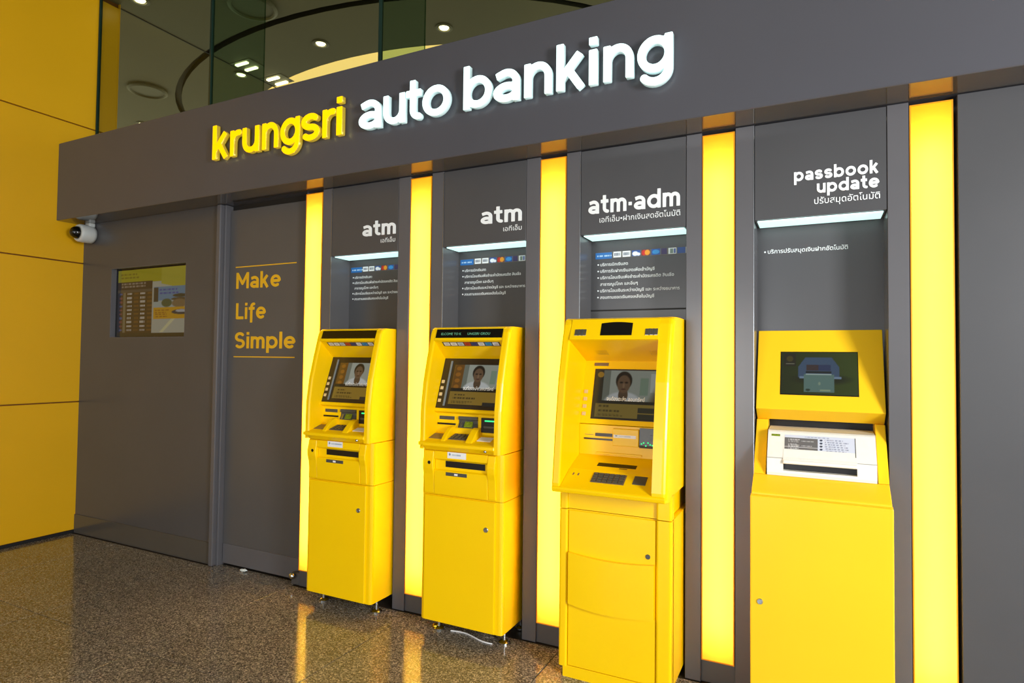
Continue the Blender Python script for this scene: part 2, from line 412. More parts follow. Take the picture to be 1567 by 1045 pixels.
# ================================================================== THE SETTING
YW = 2.914                      # plane of the light strips, posts and header panels
STRIPS = [(-2.943, -2.802), (-2.122, -1.976), (-1.2936, -1.150), (-0.473, -0.3313), (0.3392, 0.4852)]
NICHES = [(-2.723, -2.208), (-1.894, -1.375), (-1.071, -0.546), (-0.249, 0.261)]
XL = -5.424                     # yellow wall
YN = 3.085                      # back of the niches
ZT = 2.516                      # underside of the fascia

mat('floor_joint', (52, 46, 38), 0.5, noise=0.1)
fl = obj('floor', box(-12, -8, -0.12, 6, 10, -0.004), 'floor_joint'); structure(fl, 'polished speckled granite floor in front of the machines', 'floor')
slabs = {}
PX = 0.915
for i in range(-4, 7):
    for j in range(-5, 2):
        x0, x1 = -2.07 + PX * i, -2.07 + PX * (i + 1); y0, y1 = 1.93 + PX * j, 1.93 + PX * (j + 1)
        x0 = max(x0, XL + 0.0); y1 = min(y1, 2.905)
        key = (round(x1 - x0, 3), round(y1 - y0, 3))
        if key not in slabs:
            slabs[key] = obj('floor_slab', box(0.002, 0.002, -0.003, key[0] - 0.002, key[1] - 0.002, 0.0, 0.0012, 1), 'granite', fl)
            slabs[key].location = (x0, y0, 0)
        else:
            o = slabs[key].copy(); COL.objects.link(o); o.location = (x0, y0, 0)
th = obj('floor_threshold', box(-3.73, 2.845, -0.002, -2.99, 2.966, 0.0008, 0.0006, 1), 'granite', fl)
obj('threshold_bead', box(-3.735, 2.840, -0.002, -2.985, 2.845, 0.0016), 'silver', fl)

# yellow panelled wall on the left
wl = obj('wall_left', box(XL - 0.10, -7, 0.02, XL - 0.022, 3.158, 4.5), 'wall_joint'); structure(wl, 'yellow panelled wall at the left with horizontal joints')
obj('base_gap', box(XL - 0.10, -7, -0.003, XL - 0.012, 3.158, 0.02), 'dark_gap', wl)
zz = [0.022, 1.064, 2.200, 3.332, 4.462]
for a, b in zip(zz, zz[1:]):
    obj('wall_panel', box(XL - 0.022, -7, a + 0.005, XL, 3.158, b - 0.005, 0.002, 1), 'wall_yellow', wl)
obj('end_cap', box(XL - 0.10, 3.158, 0.02, XL, 3.166, 4.5), 'wall_yellow', wl)

# grey facade
wb = obj('wall_back', box(XL, 3.10, 0, 3.0, 3.14, ZT), 'grey_laminate'); structure(wb, 'grey laminate facade that holds the machine niches')
YD = 2.93
HOLE = (-5.035, -4.128, 1.586, 2.136)
obj('display_wall', holed((XL, -3.775), (0.0, ZT), [HOLE], YD, 3.10), 'grey_laminate', wb)
for i, (a, b) in enumerate(NICHES):
    nb = obj('niche_back', box(a, YN, 0.0, b, 3.10, 2.09), 'grey_laminate', wb)
    hd = obj('header_panel', box(a + 0.0025, YW + 0.001, 2.083, b - 0.0025, YW + 0.014, ZT - 0.006, 0.001, 1), 'grey_laminate', wb)
    NICHES[i] = (a, b, nb, hd)
    for (p, q) in ((STRIPS[i][1] + 0.003, a), (b, STRIPS[i + 1][0] - 0.003)):
        obj('post', box(p, YW, 0.0, q, 3.10, ZT - 0.003, 0.0015, 1), 'grey_trim', wb)
    obj('edge_trim', box(a - 0.0025, YW - 0.0012, 0.02, a - 0.0005, YW + 0.003, ZT - 0.01), 'silver', wb)
obj('end_panel', box(0.497, 2.905, 0.0, 3.0, 3.10, ZT - 0.004, 0.002, 1), 'grey_laminate', wb)
for (a, b) in STRIPS:
    obj('plinth', box(a - 0.003, YW + 0.012, 0.0, b + 0.003, 3.10, 0.099), 'grey_door', wb)
obj('niche_floor_dark_strip', box(NICHES[0][0], YN - 0.012, 0.0, NICHES[0][1], YN, 0.06), 'dark_gap', wb)  # thin dark strip along the foot of the first niche back
# panel joint low in the third niche
obj('panel_joint', box(NICHES[2][0], YN - 0.002, 1.708, NICHES[2][1], YN + 0.001, 1.716), 'dark_gap', wb)

bl = obj('baseboard_left', box(XL, 2.922, 0.0, -3.775, YD, 0.150, 0.001, 1), 'grey_base'); structure(bl, 'polished grey skirting below the rate display wall', 'baseboard')

tp = obj('trim_2', box(-3.775, 2.900, 0.0, -3.735, 3.10, ZT - 0.002, 0.006, 2), 'grey_trim'); structure(tp, 'grey upright trim between the display wall and the door', 'trim')
obj('trim_step', box(-3.735, 2.930, 0.0, -3.715, 3.10, ZT - 0.002, 0.003, 1), 'grey_trim', tp)

# service door with the slogan
YO = 2.968
dr = obj('door_1', box(-3.713, YO, 0.012, -2.952, 3.06, 2.478, 0.002, 1), 'grey_door'); structure(dr, 'grey service door with the yellow slogan Make Life Simple', 'door')
obj('kick_plate', box(-3.708, YO - 0.004, 0.016, -2.956, YO, 0.150, 0.001, 1), 'grey_trim', dr)
obj('door_jamb', box(-2.952, 2.93, 0.0, -2.947, 3.10, ZT - 0.002), 'grey_trim', wb)
obj('door_head', box(-3.715, YO + 0.02, 2.482, -2.952, 3.10, ZT), 'dark_gap', wb)
for zc in (2.073, 1.447): obj('slogan_rule', box(-3.650, YO - 0.0012, zc - 0.0035, -3.072, YO + 0.001, zc + 0.0035), 'decal_yellow', dr)
for t_, a, b, base in (('Make', -3.640, -3.212, 1.921), ('Life', -3.636, -3.345, 1.708), ('Simple', -3.640, -3.066, 1.505)):
    word('slogan_lettering', t_, dr, 'decal_yellow', a, b, base, 0.083, YO, w=0.235, gap=0.16)

# fascia
fa = obj('trim_1', box(XL, 2.7206, ZT, 3.0, 3.06, 3.1335, 0.0025, 1), 'fascia_paint'); structure(fa, 'deep grey fascia beam that carries the illuminated name', 'fascia')

obj('soffit', box(XL + 0.004, 2.7235, ZT - 0.0015, 3.0, 2.899, ZT + 0.001), 'soffit_gloss', fa)
# glazing above the fascia
YG = 3.0
gx = [XL + 0.004, -4.005, -2.435, -0.865, 0.705, 3.0]
wn = obj('window_1', box(XL, YG - 0.02, 3.128, 3.0, YG + 0.03, 3.138), 'glass_edge'); structure(wn, 'frameless tinted glazing standing on top of the fascia', 'window')
for a, b in zip(gx, gx[1:]):
    g = bmesh.new(); vs = [g.verts.new(p) for p in ((a + 0.006, YG, 3.136), (b - 0.006, YG, 3.136), (b - 0.006, YG, 4.498), (a + 0.006, YG, 4.498))]; g.faces.new(vs)
    obj('pane', g, 'pane_glass', wn)
for x in gx[:-1]:
    obj('glass_joint', box(x - 0.009 if x > XL + 0.01 else x, YG - 0.012, 3.136, x + 0.009, YG + 0.012, 4.498), 'glass_edge', wn)
    if x > XL + 0.01:
        g = bmesh.new(); vs = [g.verts.new(p) for p in ((x, YG + 0.013, 3.136), (x, 3.476, 3.136), (x, 3.476, 4.498), (x, YG + 0.013, 4.498))]; g.faces.new(vs)
        obj('glass_fin', g, 'fin_glass', wn)
        obj('fin_edge', box(x - 0.004, 3.474, 3.136, x + 0.004, 3.479, 4.498), 'fin_glass', wn)

# ceiling with an oval groove and a luminous oval coffer
CX, CY, ZC = -4.43, 6.15, 4.5
def oval(a, b, n=72): return [(CX + a * math.cos(2 * math.pi * i / n), CY + b * math.sin(2 * math.pi * i / n)) for i in range(n)]
cb = bmesh.new()
def ring(inner, outer, z, bm):
    A = [bm.verts.new((*p, z)) for p in inner]; B = [bm.verts.new((*p, z)) for p in outer]
    for i in range(len(A)):
        j = (i + 1) % len(A); bm.faces.new((A[i], A[j], B[j], B[i]))
N = 72
rect = []
for i in range(N):
    c, s = math.cos(2 * math.pi * i / N), math.sin(2 * math.pi * i / N)
    k = min((9.5 if c > 0 else 9.0) / max(abs(c), 1e-6), (6.5 if s > 0 else 13.5) / max(abs(s), 1e-6)); rect.append((CX + c * k, CY + s * k))
ring(oval(3.235, 2.24), rect, ZC, cb); ring(oval(2.4, 1.4), oval(3.165, 2.17), ZC, cb)
ce = obj('ceiling', cb, 'ceiling_paint'); structure(ce, 'dim olive ceiling with an oval groove beyond the glass', 'ceiling')
gb = bmesh.new(); ring(oval(3.16, 2.165), oval(3.24, 2.245), ZC + 0.06, gb)
for a, b in ((3.235, 2.24), (3.165, 2.17)):
    lo = [gb.verts.new((*p, ZC)) for p in oval(a, b)]; hi = [gb.verts.new((*p, ZC + 0.06)) for p in oval(a, b)]
    for i in range(N): j = (i + 1) % N; gb.faces.new((lo[i], lo[j], hi[j], hi[i]))
obj('ceiling_groove', gb, 'ceiling_groove', ce)
gb = bmesh.new(); lo = [gb.verts.new((*p, ZC)) for p in oval(2.4, 1.4)]; hi = [gb.verts.new((*p, ZC + 0.05)) for p in oval(2.4, 1.4)]
for i in range(N): j = (i + 1) % N; gb.faces.new((lo[i], lo[j], hi[j], hi[i]))
gb.faces.new(hi)
obj('luminous_coffer', gb, 'cove_cream', ce)
obj('ceiling_joint', box(-5.49, 3.16, ZC - 0.004, -5.478, 5.6, ZC + 0.002), 'ceiling_groove', ce)
dl = [((-4.312, 4.411), 'round downlight beside the luminous oval, left of the second glass joint'), ((-3.068, 4.681), 'round downlight right of the second glass joint'),
      ((-5.573, 4.537), 'small round downlight between the two bright tube reflections'), ((-7.941, 4.965), 'downlight just above the left end of the fascia'), ((-5.20, 3.192), 'downlight at the top edge beside the yellow wall')]
for (x, y), lab in dl:
    o = thing('ceiling_downlight', (x, y, ZC), lab, 'downlight', 'downlights beyond the glass')
    obj('rim', lathe((0, 0, 0), (0, 0, -1), [(0.075, 0.0), (0.08, 0.006), (0.055, 0.010), (0.052, 0.0)]), 'disc_grey', o)
    obj('lamp', lathe((0, 0, 0), (0, 0, -1), [(0.046, 0.0), (0.04, 0.008), (0.0, 0.010)]), 'lamp_white', o)
for (x, y), lab in (((-6.88, 4.345), 'round ceiling disc left of the oval groove'), ((-4.39, 3.676), 'round ceiling disc at the top edge right of the first glass joint')):
    o = thing('ceiling_speaker', (x, y, ZC), lab, 'speaker', 'ceiling discs beyond the glass')
    obj('rim', lathe((0, 0, 0), (0, 0, -1), [(0.20, 0.0), (0.205, 0.02), (0.18, 0.03), (0.17, 0.015)], 32), 'disc_grey', o)
    obj('grille', lathe((0, 0, 0), (0, 0, -1), [(0.172, 0.0), (0.16, 0.014), (0.0, 0.014)], 32), 'disc_grey', o)
for (x, y), lab in (((-5.343, 4.416), 'upper pair of short bright tubes standing in for reflections in the first glass bay'), ((-5.316, 4.800), 'lower pair of short bright tubes standing in for reflections next to the luminous oval')):
    o = thing('tube_reflection', (x, y, ZC), lab, 'reflection', 'tube reflections beyond the glass')  # reflections in the glass, built as glowing tubes on an added tray
    for k in (-0.06, 0.06): obj('tube', box(-0.085, k - 0.018, -0.022, 0.085, k + 0.018, -0.004, 0.006), 'lamp_white', o)
    obj('tray', box(-0.15, -0.10, -0.004, 0.15, 0.10, 0.0), 'disc_grey', o)

# ================================================================== LIGHT STRIPS, NICHE LIGHTS
where = ['beside the slogan door, leftmost of the five', 'between the two plain atm niches', 'between the second atm and the atm adm niche',
         'between the atm adm niche and the passbook niche', 'right of the passbook niche, rightmost of the five']
for i, (a, b) in enumerate(STRIPS):
    w = b - a; o = thing('light_strip', (a, YW, 0.10), 'tall glowing yellow light strip ' + where[i], 'light strip', 'yellow light strips')
    z1 = 2.3985
    d = bmesh.new(); d.faces.new([d.verts.new(p) for p in ((0.005, 0, 0.005), (w - 0.005, 0, 0.005), (w - 0.005, 0, z1 - 0.005), (0.005, 0, z1 - 0.005))])
    obj('diffuser', d, 'strip_diffuser', o)
    f = bmesh.new()
    box(0, -0.001, 0, 0.005, 0.12, z1, bm=f); box(w - 0.005, -0.001, 0, w, 0.12, z1, bm=f); box(0.005, -0.001, 0, w - 0.005, 0.12, 0.005, bm=f); box(0.005, -0.001, z1 - 0.005, w - 0.005, 0.12, z1, bm=f)
    obj('frame', f, 'strip_frame', o)
    obj('back_plate', box(0.005, 0.112, 0.005, w - 0.005, 0.12, z1 - 0.005), 'sticker_white', o)
    obj('lamp', box(0.030, 0.085, 0.10, w - 0.030, 0.095, z1 - 0.15), 'lamp_tube', o)
nl = ['first niche from the slogan door', 'second niche from the slogan door', 'atm adm niche', 'passbook niche']
for i, (a, b, nb, hd) in enumerate(NICHES):
    o = thing('niche_light', (a, YW, 2.083), 'white light panel under the header of the ' + nl[i], 'light panel', 'niche light panels')
    obj('diffuser', box(0.012, 0.018, -0.006, b - a - 0.012, 0.150, -0.001, 0.001, 1), 'niche_lamp', o)
    obj('housing', box(0.003, 0.015, -0.001, b - a - 0.003, 0.170, 0.02), 'grey_trim', o)

# ------------------------------------------------------------------ header words and service lists
YH = YW + 0.001
def header(i, rows, thai):
    hd = NICHES[i][3]
    for t_, a, b, base, xh in rows: word('header_lettering', t_, hd, 'decal_white', a, b, base, xh, YH, w=0.265 if 'p' in t_ else 0.25, gap=0.14, depth=0.003)
    text('thai_lettering', thai[0], hd, 'decal_white', thai[1], thai[3], thai[4], YH - 0.0015, width=thai[2] - thai[1], bold=0.003)
header(0, [('atm', -2.477, -2.227, 2.186, 0.068)], ('เอทีเอ็ม', -2.337, -2.230, 2.140, 0.036))
header(1, [('atm', -1.651, -1.401, 2.188, 0.068)], ('เอทีเอ็ม', -1.511, -1.401, 2.140, 0.036))
header(2, [('atm.adm', -1.029, -0.575, 2.184, 0.068)], ('เอทีเอ็ม•ฝากเงินสดอัตโนมัติ', -0.970, -0.574, 2.138, 0.038))
header(3, [('passbook', -0.087, 0.231, 2.238, 0.041), ('update', 0.002, 0.233, 2.178, 0.041)], ('ปรับสมุดอัตโนมัติ', -0.008, 0.235, 2.132, 0.038))
L1 = ['บริการเบิกเงินสด', 'บริการโอนเงินเพื่อชำระค่าบัตรเครดิต สินเชื่อ', '+สาธารณูปโภค และอื่นๆ', 'บริการโอนเงินระหว่างบัญชี และ ระหว่างธนาคาร', 'สอบถามยอดเงินคงเหลือในบัญชี']
L3 = L1[:1] + ['บริการรับฝากเงินสดเพื่อเข้าบัญชี'] + L1[1:]
def service_list(i, rows, x, ztop, dz, size):
    nb = NICHES[i][2]
    for k, r in enumerate(rows):
        z = ztop - dz * k
        text('service_line', r.lstrip('+'), nb, 'decal_white', x + 0.018, z, size, YN - 0.001, bold=0.007)
        if r[0] != '+':
            obj('bullet', lathe((x + 0.006, YN, z + 0.008), (0, -1, 0), [(0.0042, 0), (0.0042, 0.0012)], 10), 'decal_white', nb)
service_list(0, L1, -2.697, 1.960, 0.0347, 0.0215)
service_list(1, L1, -1.869, 1.960, 0.0347, 0.0215)
service_list(2, L3, -1.038, 1.946, 0.0345, 0.0225)
service_list(3, ['บริการปรับสมุดเงินฝากอัตโนมัติ'], -0.222, 1.958, 0.035, 0.0265)
# row of card acceptance marks
def card_marks(U, V):
    img = np.zeros(U.shape + (3,)) + rgb(95, 92, 86)
    img = put(img, R(U, V, 0.0, 0.0, 0.185, 0.92), rgb(40, 110, 180)); img = put(img, scribble(U, V, 0.02, 0.3, 0.21, 0.62, 1, 0.8), rgb(170, 205, 235))
    def cell(a, b, c, d=None, e=None):
        nonlocal img
        img = put(img, R(U, V, a, 0.12, b, 0.98), c)
    cell(0.20, 0.285, rgb(238, 240, 242)); cell(0.30, 0.385, rgb(238, 240, 242))
    for a in (0.212, 0.312): img = put(img, R(U, V, a, 0.34, a + 0.062, 0.76) * (np.sin((U - a) * 420) > -0.35), rgb(60, 70, 95))
    cell(0.40, 0.49, rgb(40, 80, 150)); img = put(img, E(U, V, 0.435, 0.5, 0.03, 0.32), rgb(235, 240, 245)); img = put(img, E(U, V, 0.47, 0.4, 0.018, 0.22), rgb(235, 240, 245))
    cell(0.50, 0.59, rgb(120, 40, 34)); img = put(img, E(U, V, 0.53, 0.55, 0.027, 0.38), rgb(200, 40, 30)); img = put(img, E(U, V, 0.562, 0.55, 0.027, 0.38), rgb(240, 160, 40))
    cell(0.605, 0.695, rgb(20, 80, 165)); img = put(img, E(U, V, 0.65, 0.55, 0.037, 0.3), rgb(50, 150, 220))
    cell(0.705, 0.765, rgb(56, 44, 92)); cell(0.78, 0.86, rgb(222, 226, 226)); img = put(img, R(U, V, 0.797, 0.25, 0.825, 0.85), rgb(110, 130, 120)); img = put(img, R(U, V, 0.83, 0.25, 0.85, 0.85), rgb(70, 90, 150))
    cell(0.87, 0.945, rgb(24, 70, 140)); cell(0.955, 1.0, rgb(225, 225, 225)); img = put(img, R(U, V, 0.965, 0.5, 1.0, 0.75), rgb(40, 40, 40))
    return img
for i, (x0, z0) in enumerate(((-2.709, 2.000), (-1.881, 2.000), (-1.047, 1.984))):
    paint('card_mark_row', 'printed_image', NICHES[i][2], (x0, YN - 0.0012, z0), (1, 0, 0), (0, 0, 1), min(NICHES[i][1] - x0 - 0.004, 0.49), 0.034, 190, 14, card_marks)

# ================================================================== ILLUMINATED NAME ON THE FASCIA
def sign(name, label, letters, front, side):
    o = thing(name, (letters[0][1], 2.7206, 2.732), label, 'sign lettering', 'illuminated name letters')
    for ch, a, b in letters:
        gw = glyph(ch, 0.224)[1]
        me = letter_mesh('letter', ch, 0.224, (b - a) / gw, 0.1655, 0.030, 0.002)
        me.materials.clear(); me.materials.append(M[front]); me.materials.append(M[side])
        for p in me.polygons: p.material_index = 0 if p.normal.y < -0.6 else 1
        me.transform(Matrix.Translation((a - letters[0][1], -0.046, 0)))
        lo = obj('letter', me, None, o)
    return o
sign('sign_lettering', 'yellow illuminated word at the left of the grey fascia',
     [('k', -3.542, -3.392), ('r', -3.374, -3.278), ('u', -3.262, -3.112), ('n', -3.086, -2.948), ('g', -2.930, -2.770), ('s', -2.758, -2.612), ('r', -2.591, -2.497), ('i', -2.484, -2.440)], 'letter_yellow', 'letter_yellow_side')
sign('sign_lettering', 'white illuminated letters auto in the middle of the fascia', [('a', -2.319, -2.163), ('u', -2.146, -2.000), ('t', -1.993, -1.893), ('o', -1.885, -1.714)], 'letter_white', 'letter_white_side')
sign('sign_lettering', 'white illuminated letters banking right of the word auto',
     [('b', -1.630, -1.465), ('a', -1.455, -1.309), ('n', -1.283, -1.137), ('k', -1.113, -0.966), ('i', -0.949, -0.908), ('n', -0.879, -0.738), ('g', -0.720, -0.562)], 'letter_white', 'letter_white_side')

# ================================================================== RATE DISPLAY AND DOME CAMERA
def rates(U, V):
    img = np.zeros(U.shape + (3,)) + rgb(150, 148, 130)
    img = put(img, R(U, V, 0, 0.80, 1, 1), rgb(140, 132, 14)); img = put(img, scribble(U, V, 0.04, 0.86, 0.4, 0.95, 2), rgb(110, 96, 10))
    img = put(img, (V > 0.80 - (U - 0.5) * 0.3) * R(U, V, 0.62, 0.7, 1, 1), rgb(150, 142, 40))
    img = put(img, R(U, V, 0, 0.05, 0.50, 0.82), rgb(62, 42, 16)); img = put(img, R(U, V, 0, 0.70, 0.50, 0.82), rgb(50, 34, 22))
    img = put(img, R(U, V, 0, 0.66, 0.50, 0.70), rgb(78, 66, 48))
    img = put(img, R(U, V, 0.0, 0.06, 0.045, 0.66), rgb(36, 34, 42)); img = put(img, R(U, V, 0.085, 0.06, 0.12, 0.66), rgb(112, 98, 66))
    for k in range(10):
        c = 0.64 - 0.06 * k
        img = put(img, R(U, V, 0.03, c - 0.018, 0.075, c + 0.010), (rgb(110, 60, 50) if k % 3 else rgb(70, 76, 110)))
        for x, col in ((0.14, rgb(180, 170, 150)), (0.24, rgb(110, 72, 20)), (0.33, rgb(180, 170, 150)), (0.43, rgb(110, 72, 20))):
            img = put(img, R(U, V, x, c - 0.018, x + 0.07, c + 0.010) * (np.sin(U * 300 + k) > -0.5), col)
    img = put(img, scribble(U, V, 0.06, 0.72, 0.48, 0.81, 2), rgb(128, 112, 90))
    img = put(img, R(U, V, 0.52, 0.25, 1, 0.72), rgb(88, 116, 136)); img = put(img, R(U, V, 0.52, 0.42, 1, 0.52), rgb(140, 146, 136))
    img = put(img, R(U, V, 0.52, 0.50, 0.585, 0.71), rgb(52, 46, 34)); img = put(img, scribble(U, V, 0.60, 0.60, 0.86, 0.69, 2), rgb(58, 70, 130))
    img = put(img, E(U, V, 0.88, 0.58, 0.10, 0.025), rgb(50, 48, 34)); img = put(img, E(U, V, 0.88, 0.53, 0.12, 0.025), rgb(70, 58, 40)); img = put(img, E(U, V, 0.70, 0.48, 0.07, 0.06), rgb(66, 76, 44)); img = put(img, E(U, V, 0.87, 0.47, 0.10, 0.06), rgb(110, 90, 60))
    img = put(img, R(U, V, 0.52, 0.25, 1, 0.42), rgb(176, 130, 16)); img = put(img, scribble(U, V, 0.54, 0.27, 0.76, 0.39, 4), rgb(140, 90, 10))
    img = put(img, E(U, V, 0.90, 0.345, 0.13, 0.035), rgb(46, 46, 50)); img = put(img, E(U, V, 0.90, 0.36, 0.08, 0.02), rgb(150, 150, 150))
    img = put(img, (np.abs(V - 0.02 - (U - 0.6) * 1.2) < 0.03) * R(U, V, 0.52, 0.06, 1, 0.25), rgb(178, 172, 130))
    img = put(img, R(U, V, 0, 0, 1, 0.05), rgb(50, 40, 14))
    return img
o = thing('rate_display', (HOLE[0], YD, HOLE[2]), 'exchange rate screen recessed in the grey wall left of the slogan door', 'screen')
wd, hd_ = HOLE[1] - HOLE[0], HOLE[3] - HOLE[2]
sc = obj('screen', box(0.004, 0.040, 0.004, wd - 0.004, 0.075, hd_ - 0.004), 'black_glass', o)
paint('screen_picture', 'dim_screen_image', sc, (0.030, 0.0393, 0.012), (1, 0, 0), (0, 0, 1), wd - 0.04, hd_ - 0.028, 190, 120, rates)
fr = bmesh.new()
for q in ((0, 0, 0.004, hd_), (wd - 0.004, 0, wd, hd_), (0.004, 0, wd - 0.004, 0.004), (0.004, hd_ - 0.004, wd - 0.004, hd_)): box(q[0], 0.0, q[1], q[2], 0.075, q[3], bm=fr)
obj('reveal', fr, 'grey_trim', o)

o = thing('dome_camera', (-5.295, YD, 2.425), 'white surveillance camera with black dome under the left end of the fascia', 'security camera')
obj('housing', lathe((0, 0, 0), (0, -1, 0), [(0.058, 0), (0.062, 0.008), (0.070, 0.012), (0.072, 0.030), (0.072, 0.105), (0.066, 0.118), (0.052, 0.122), (0.05, 0.116)], 36), 'camera_white', o, smooth=True)
obj('dome', lathe((0, 0, 0), (0, -1, 0), [(0.050, 0.112), (0.049, 0.130), (0.042, 0.150), (0.030, 0.165), (0.015, 0.173), (0, 0.175)], 32), 'black_glass', o, smooth=True)
obj('conduit', box(-0.03, -0.05, 0.060, 0.035, -0.005, 0.091, 0.006), 'camera_white', o)

# ================================================================== MACHINES
def portrait(img, U, V, x0, y0, x1, y1, dim=1.0):
    u = (U - x0) / (x1 - x0); v = (V - y0) / (y1 - y0); box_ = R(u, v, 0, 0, 1, 1)
    bg = np.zeros(U.shape + (3,)) + rgb(146, 152, 140) * dim
    bg = put(bg, R(u, v, 0, 0, 0.12, 1), rgb(110, 116, 104) * dim); bg = put(bg, R(u, v, 0.12, 0, 0.30, 1), rgb(156, 162, 150) * dim)
    bg = put(bg, R(u, v, 0.66, 0.2, 0.80, 0.75), rgb(120, 140, 120) * dim); bg = put(bg, R(u, v, 0.84, 0.3, 0.96, 0.9), rgb(172, 178, 170) * dim)
    bg = put(bg, np.clip((u - 0.90 + (0.5 - v) * 0.25) * 8, 0, 1), rgb(92, 80, 54) * dim)
    bg = put(bg, E(u, v, 0.370, -0.10, 0.34, 0.40), rgb(188, 192, 190) * dim)                  # shirt
    bg = put(bg, E(u, v, 0.370, 0.20, 0.085, 0.22), rgb(84, 66, 48) * dim)                     # neck
    bg = put(bg, E(u, v, 0.370, 0.66, 0.145, 0.30, 0.1), rgb(34, 27, 20) * dim)                # hair
    bg = put(bg, E(u, v, 0.370, 0.55, 0.115, 0.29, 0.15), rgb(104, 80, 58) * dim)              # face
    bg = put(bg, E(u, v, 0.325, 0.60, 0.03, 0.03, 0.6), rgb(40, 30, 22) * dim); bg = put(bg, E(u, v, 0.415, 0.60, 0.03, 0.03, 0.6), rgb(40, 30, 22) * dim)
    bg = put(bg, E(u, v, 0.370, 0.50, 0.018, 0.08, 0.6), rgb(128, 100, 74) * dim); bg = put(bg, E(u, v, 0.370, 0.385, 0.04, 0.022, 0.6), rgb(70, 40, 34) * dim)
    return put(img, box_, bg)
def atm_screen(U, V):
    img = np.zeros(U.shape + (3,)) + rgb(34, 28, 18)
    img = put(img, R(U, V, 0.0, 0.36, 0.20, 1), rgb(110, 72, 20))
    for k in range(4): img = put(img, E(U, V, 0.10, 0.90 - 0.15 * k, 0.05, 0.05), rgb(150, 96, 24))
    img = portrait(img, U, V, 0.20, 0.42, 1.0, 1.0)
    img = put(img, R(U, V, 0.0, 0.33, 1, 0.42), rgb(30, 25, 16))
    img = put(img, R(U, V, 0.0, 0.02, 1, 0.33), rgb(140, 112, 40))
    img = put(img, scribble(U, V, 0.10, 0.22, 0.30, 0.29, 1), rgb(74, 58, 18)); img = put(img, scribble(U, V, 0.08, 0.14, 0.62, 0.21, 1), rgb(74, 58, 18)); img = put(img, scribble(U, V, 0.06, 0.05, 0.5, 0.11, 2), rgb(90, 72, 24))
    img = put(img, R(U, V, 0.66, 0.0, 1, 0.09), rgb(44, 40, 34))
    return img
def adm_screen(U, V):
    img = np.zeros(U.shape + (3,)) + rgb(38, 36, 28)
    img = portrait(img, U, V, 0.14, 0.36, 1.0, 1.0, 0.86)
    img = put(img, R(U, V, 0.0, 0.30, 1, 0.36), rgb(36, 34, 26))
    img = put(img, R(U, V, 0.05, 0.02, 1, 0.30), rgb(118, 100, 44))
    img = put(img, scribble(U, V, 0.10, 0.22, 0.30, 0.28, 1), rgb(74, 62, 26)); img = put(img, scribble(U, V, 0.10, 0.12, 0.60, 0.19, 1), rgb(74, 62, 26)); img = put(img, scribble(U, V, 0.08, 0.05, 0.5, 0.10, 2), rgb(84, 70, 30))
    for c in (0.19, 0.06): img = put(img, R(U, V, 0.70, c - 0.05, 1, c + 0.05), rgb(46, 46, 34))
    img = put(img, E(U, V, 0.09, 0.90, 0.05, 0.06), rgb(150, 110, 30))
    return img
def book_screen(U, V):
    img = np.zeros(U.shape + (3,)) + rgb(46, 60, 18) * (0.75 + 0.5 * U[..., None])
    img = put(img, R(U, V, 0.04, 0.66, 0.20, 0.96), rgb(36, 34, 22)); img = put(img, E(U, V, 0.12, 0.84, 0.045, 0.07), rgb(74, 66, 26)); img = put(img, R(U, V, 0.07, 0.71, 0.18, 0.73), rgb(140, 140, 120))
    img = put(img, E(U, V, 0.52, 0.36, 0.36, 0.12, 0.5), rgb(28, 36, 14))
    t = np.clip((V - 0.40) / 0.48, 0, 1); hw = 0.27 - 0.10 * np.clip((t - 0.5) * 2, 0, 1)
    img = put(img, ((np.abs(U - 0.50) < hw) & (V > 0.40) & (V < 0.88)).astype(float), rgb(62, 84, 112))
    img = put(img, R(U, V, 0.34, 0.56, 0.66, 0.70), rgb(44, 56, 92)); img = put(img, R(U, V, 0.34, 0.56, 0.50, 0.70), rgb(62, 48, 52))
    img = put(img, R(U, V, 0.33, 0.50, 0.67, 0.545), rgb(26, 34, 40)); img = put(img, R(U, V, 0.25, 0.38, 0.79, 0.43), rgb(112, 136, 160))
    img = put(img, R(U, V, 0.31, 0.06, 0.70, 0.48), rgb(92, 122, 116)); img = put(img, R(U, V, 0.33, 0.46, 0.67, 0.49), rgb(160, 180, 176))
    img = put(img, E(U, V, 0.36, 0.11, 0.03, 0.03), rgb(40, 60, 50)); img = put(img, R(U, V, 0.52, 0.09, 0.65, 0.12), rgb(140, 160, 130)); img = put(img, E(U, V, 0.51, 0.26, 0.015, 0.04), rgb(130, 150, 130))
    return img
def logo_strip(U, V):
    img = np.zeros(U.shape + (3,)) + rgb(74, 62, 40)
    for k, c in enumerate(((225, 225, 220), (225, 225, 220), (190, 200, 215), (190, 60, 40), (50, 60, 120), (225, 225, 220), (60, 140, 190), (230, 230, 230))):
        a = 0.03 + 0.12 * k
        img = put(img, R(U, V, a, 0.18, a + 0.10, 0.84), rgb(*c)); img = put(img, R(U, V, a + 0.02, 0.4, a + 0.08, 0.6), rgb(*c) * 0.65)
    return img
def tag_print(U, V):
    img = np.zeros(U.shape + (3,)) + rgb(235, 238, 240)
    img = put(img, E(U, V, 0.13, 0.62, 0.05, 0.18), rgb(120, 140, 170)); return put(img, scribble(U, V, 0.24, 0.40, 0.95, 0.72, 1, 0.7), rgb(170, 185, 205))

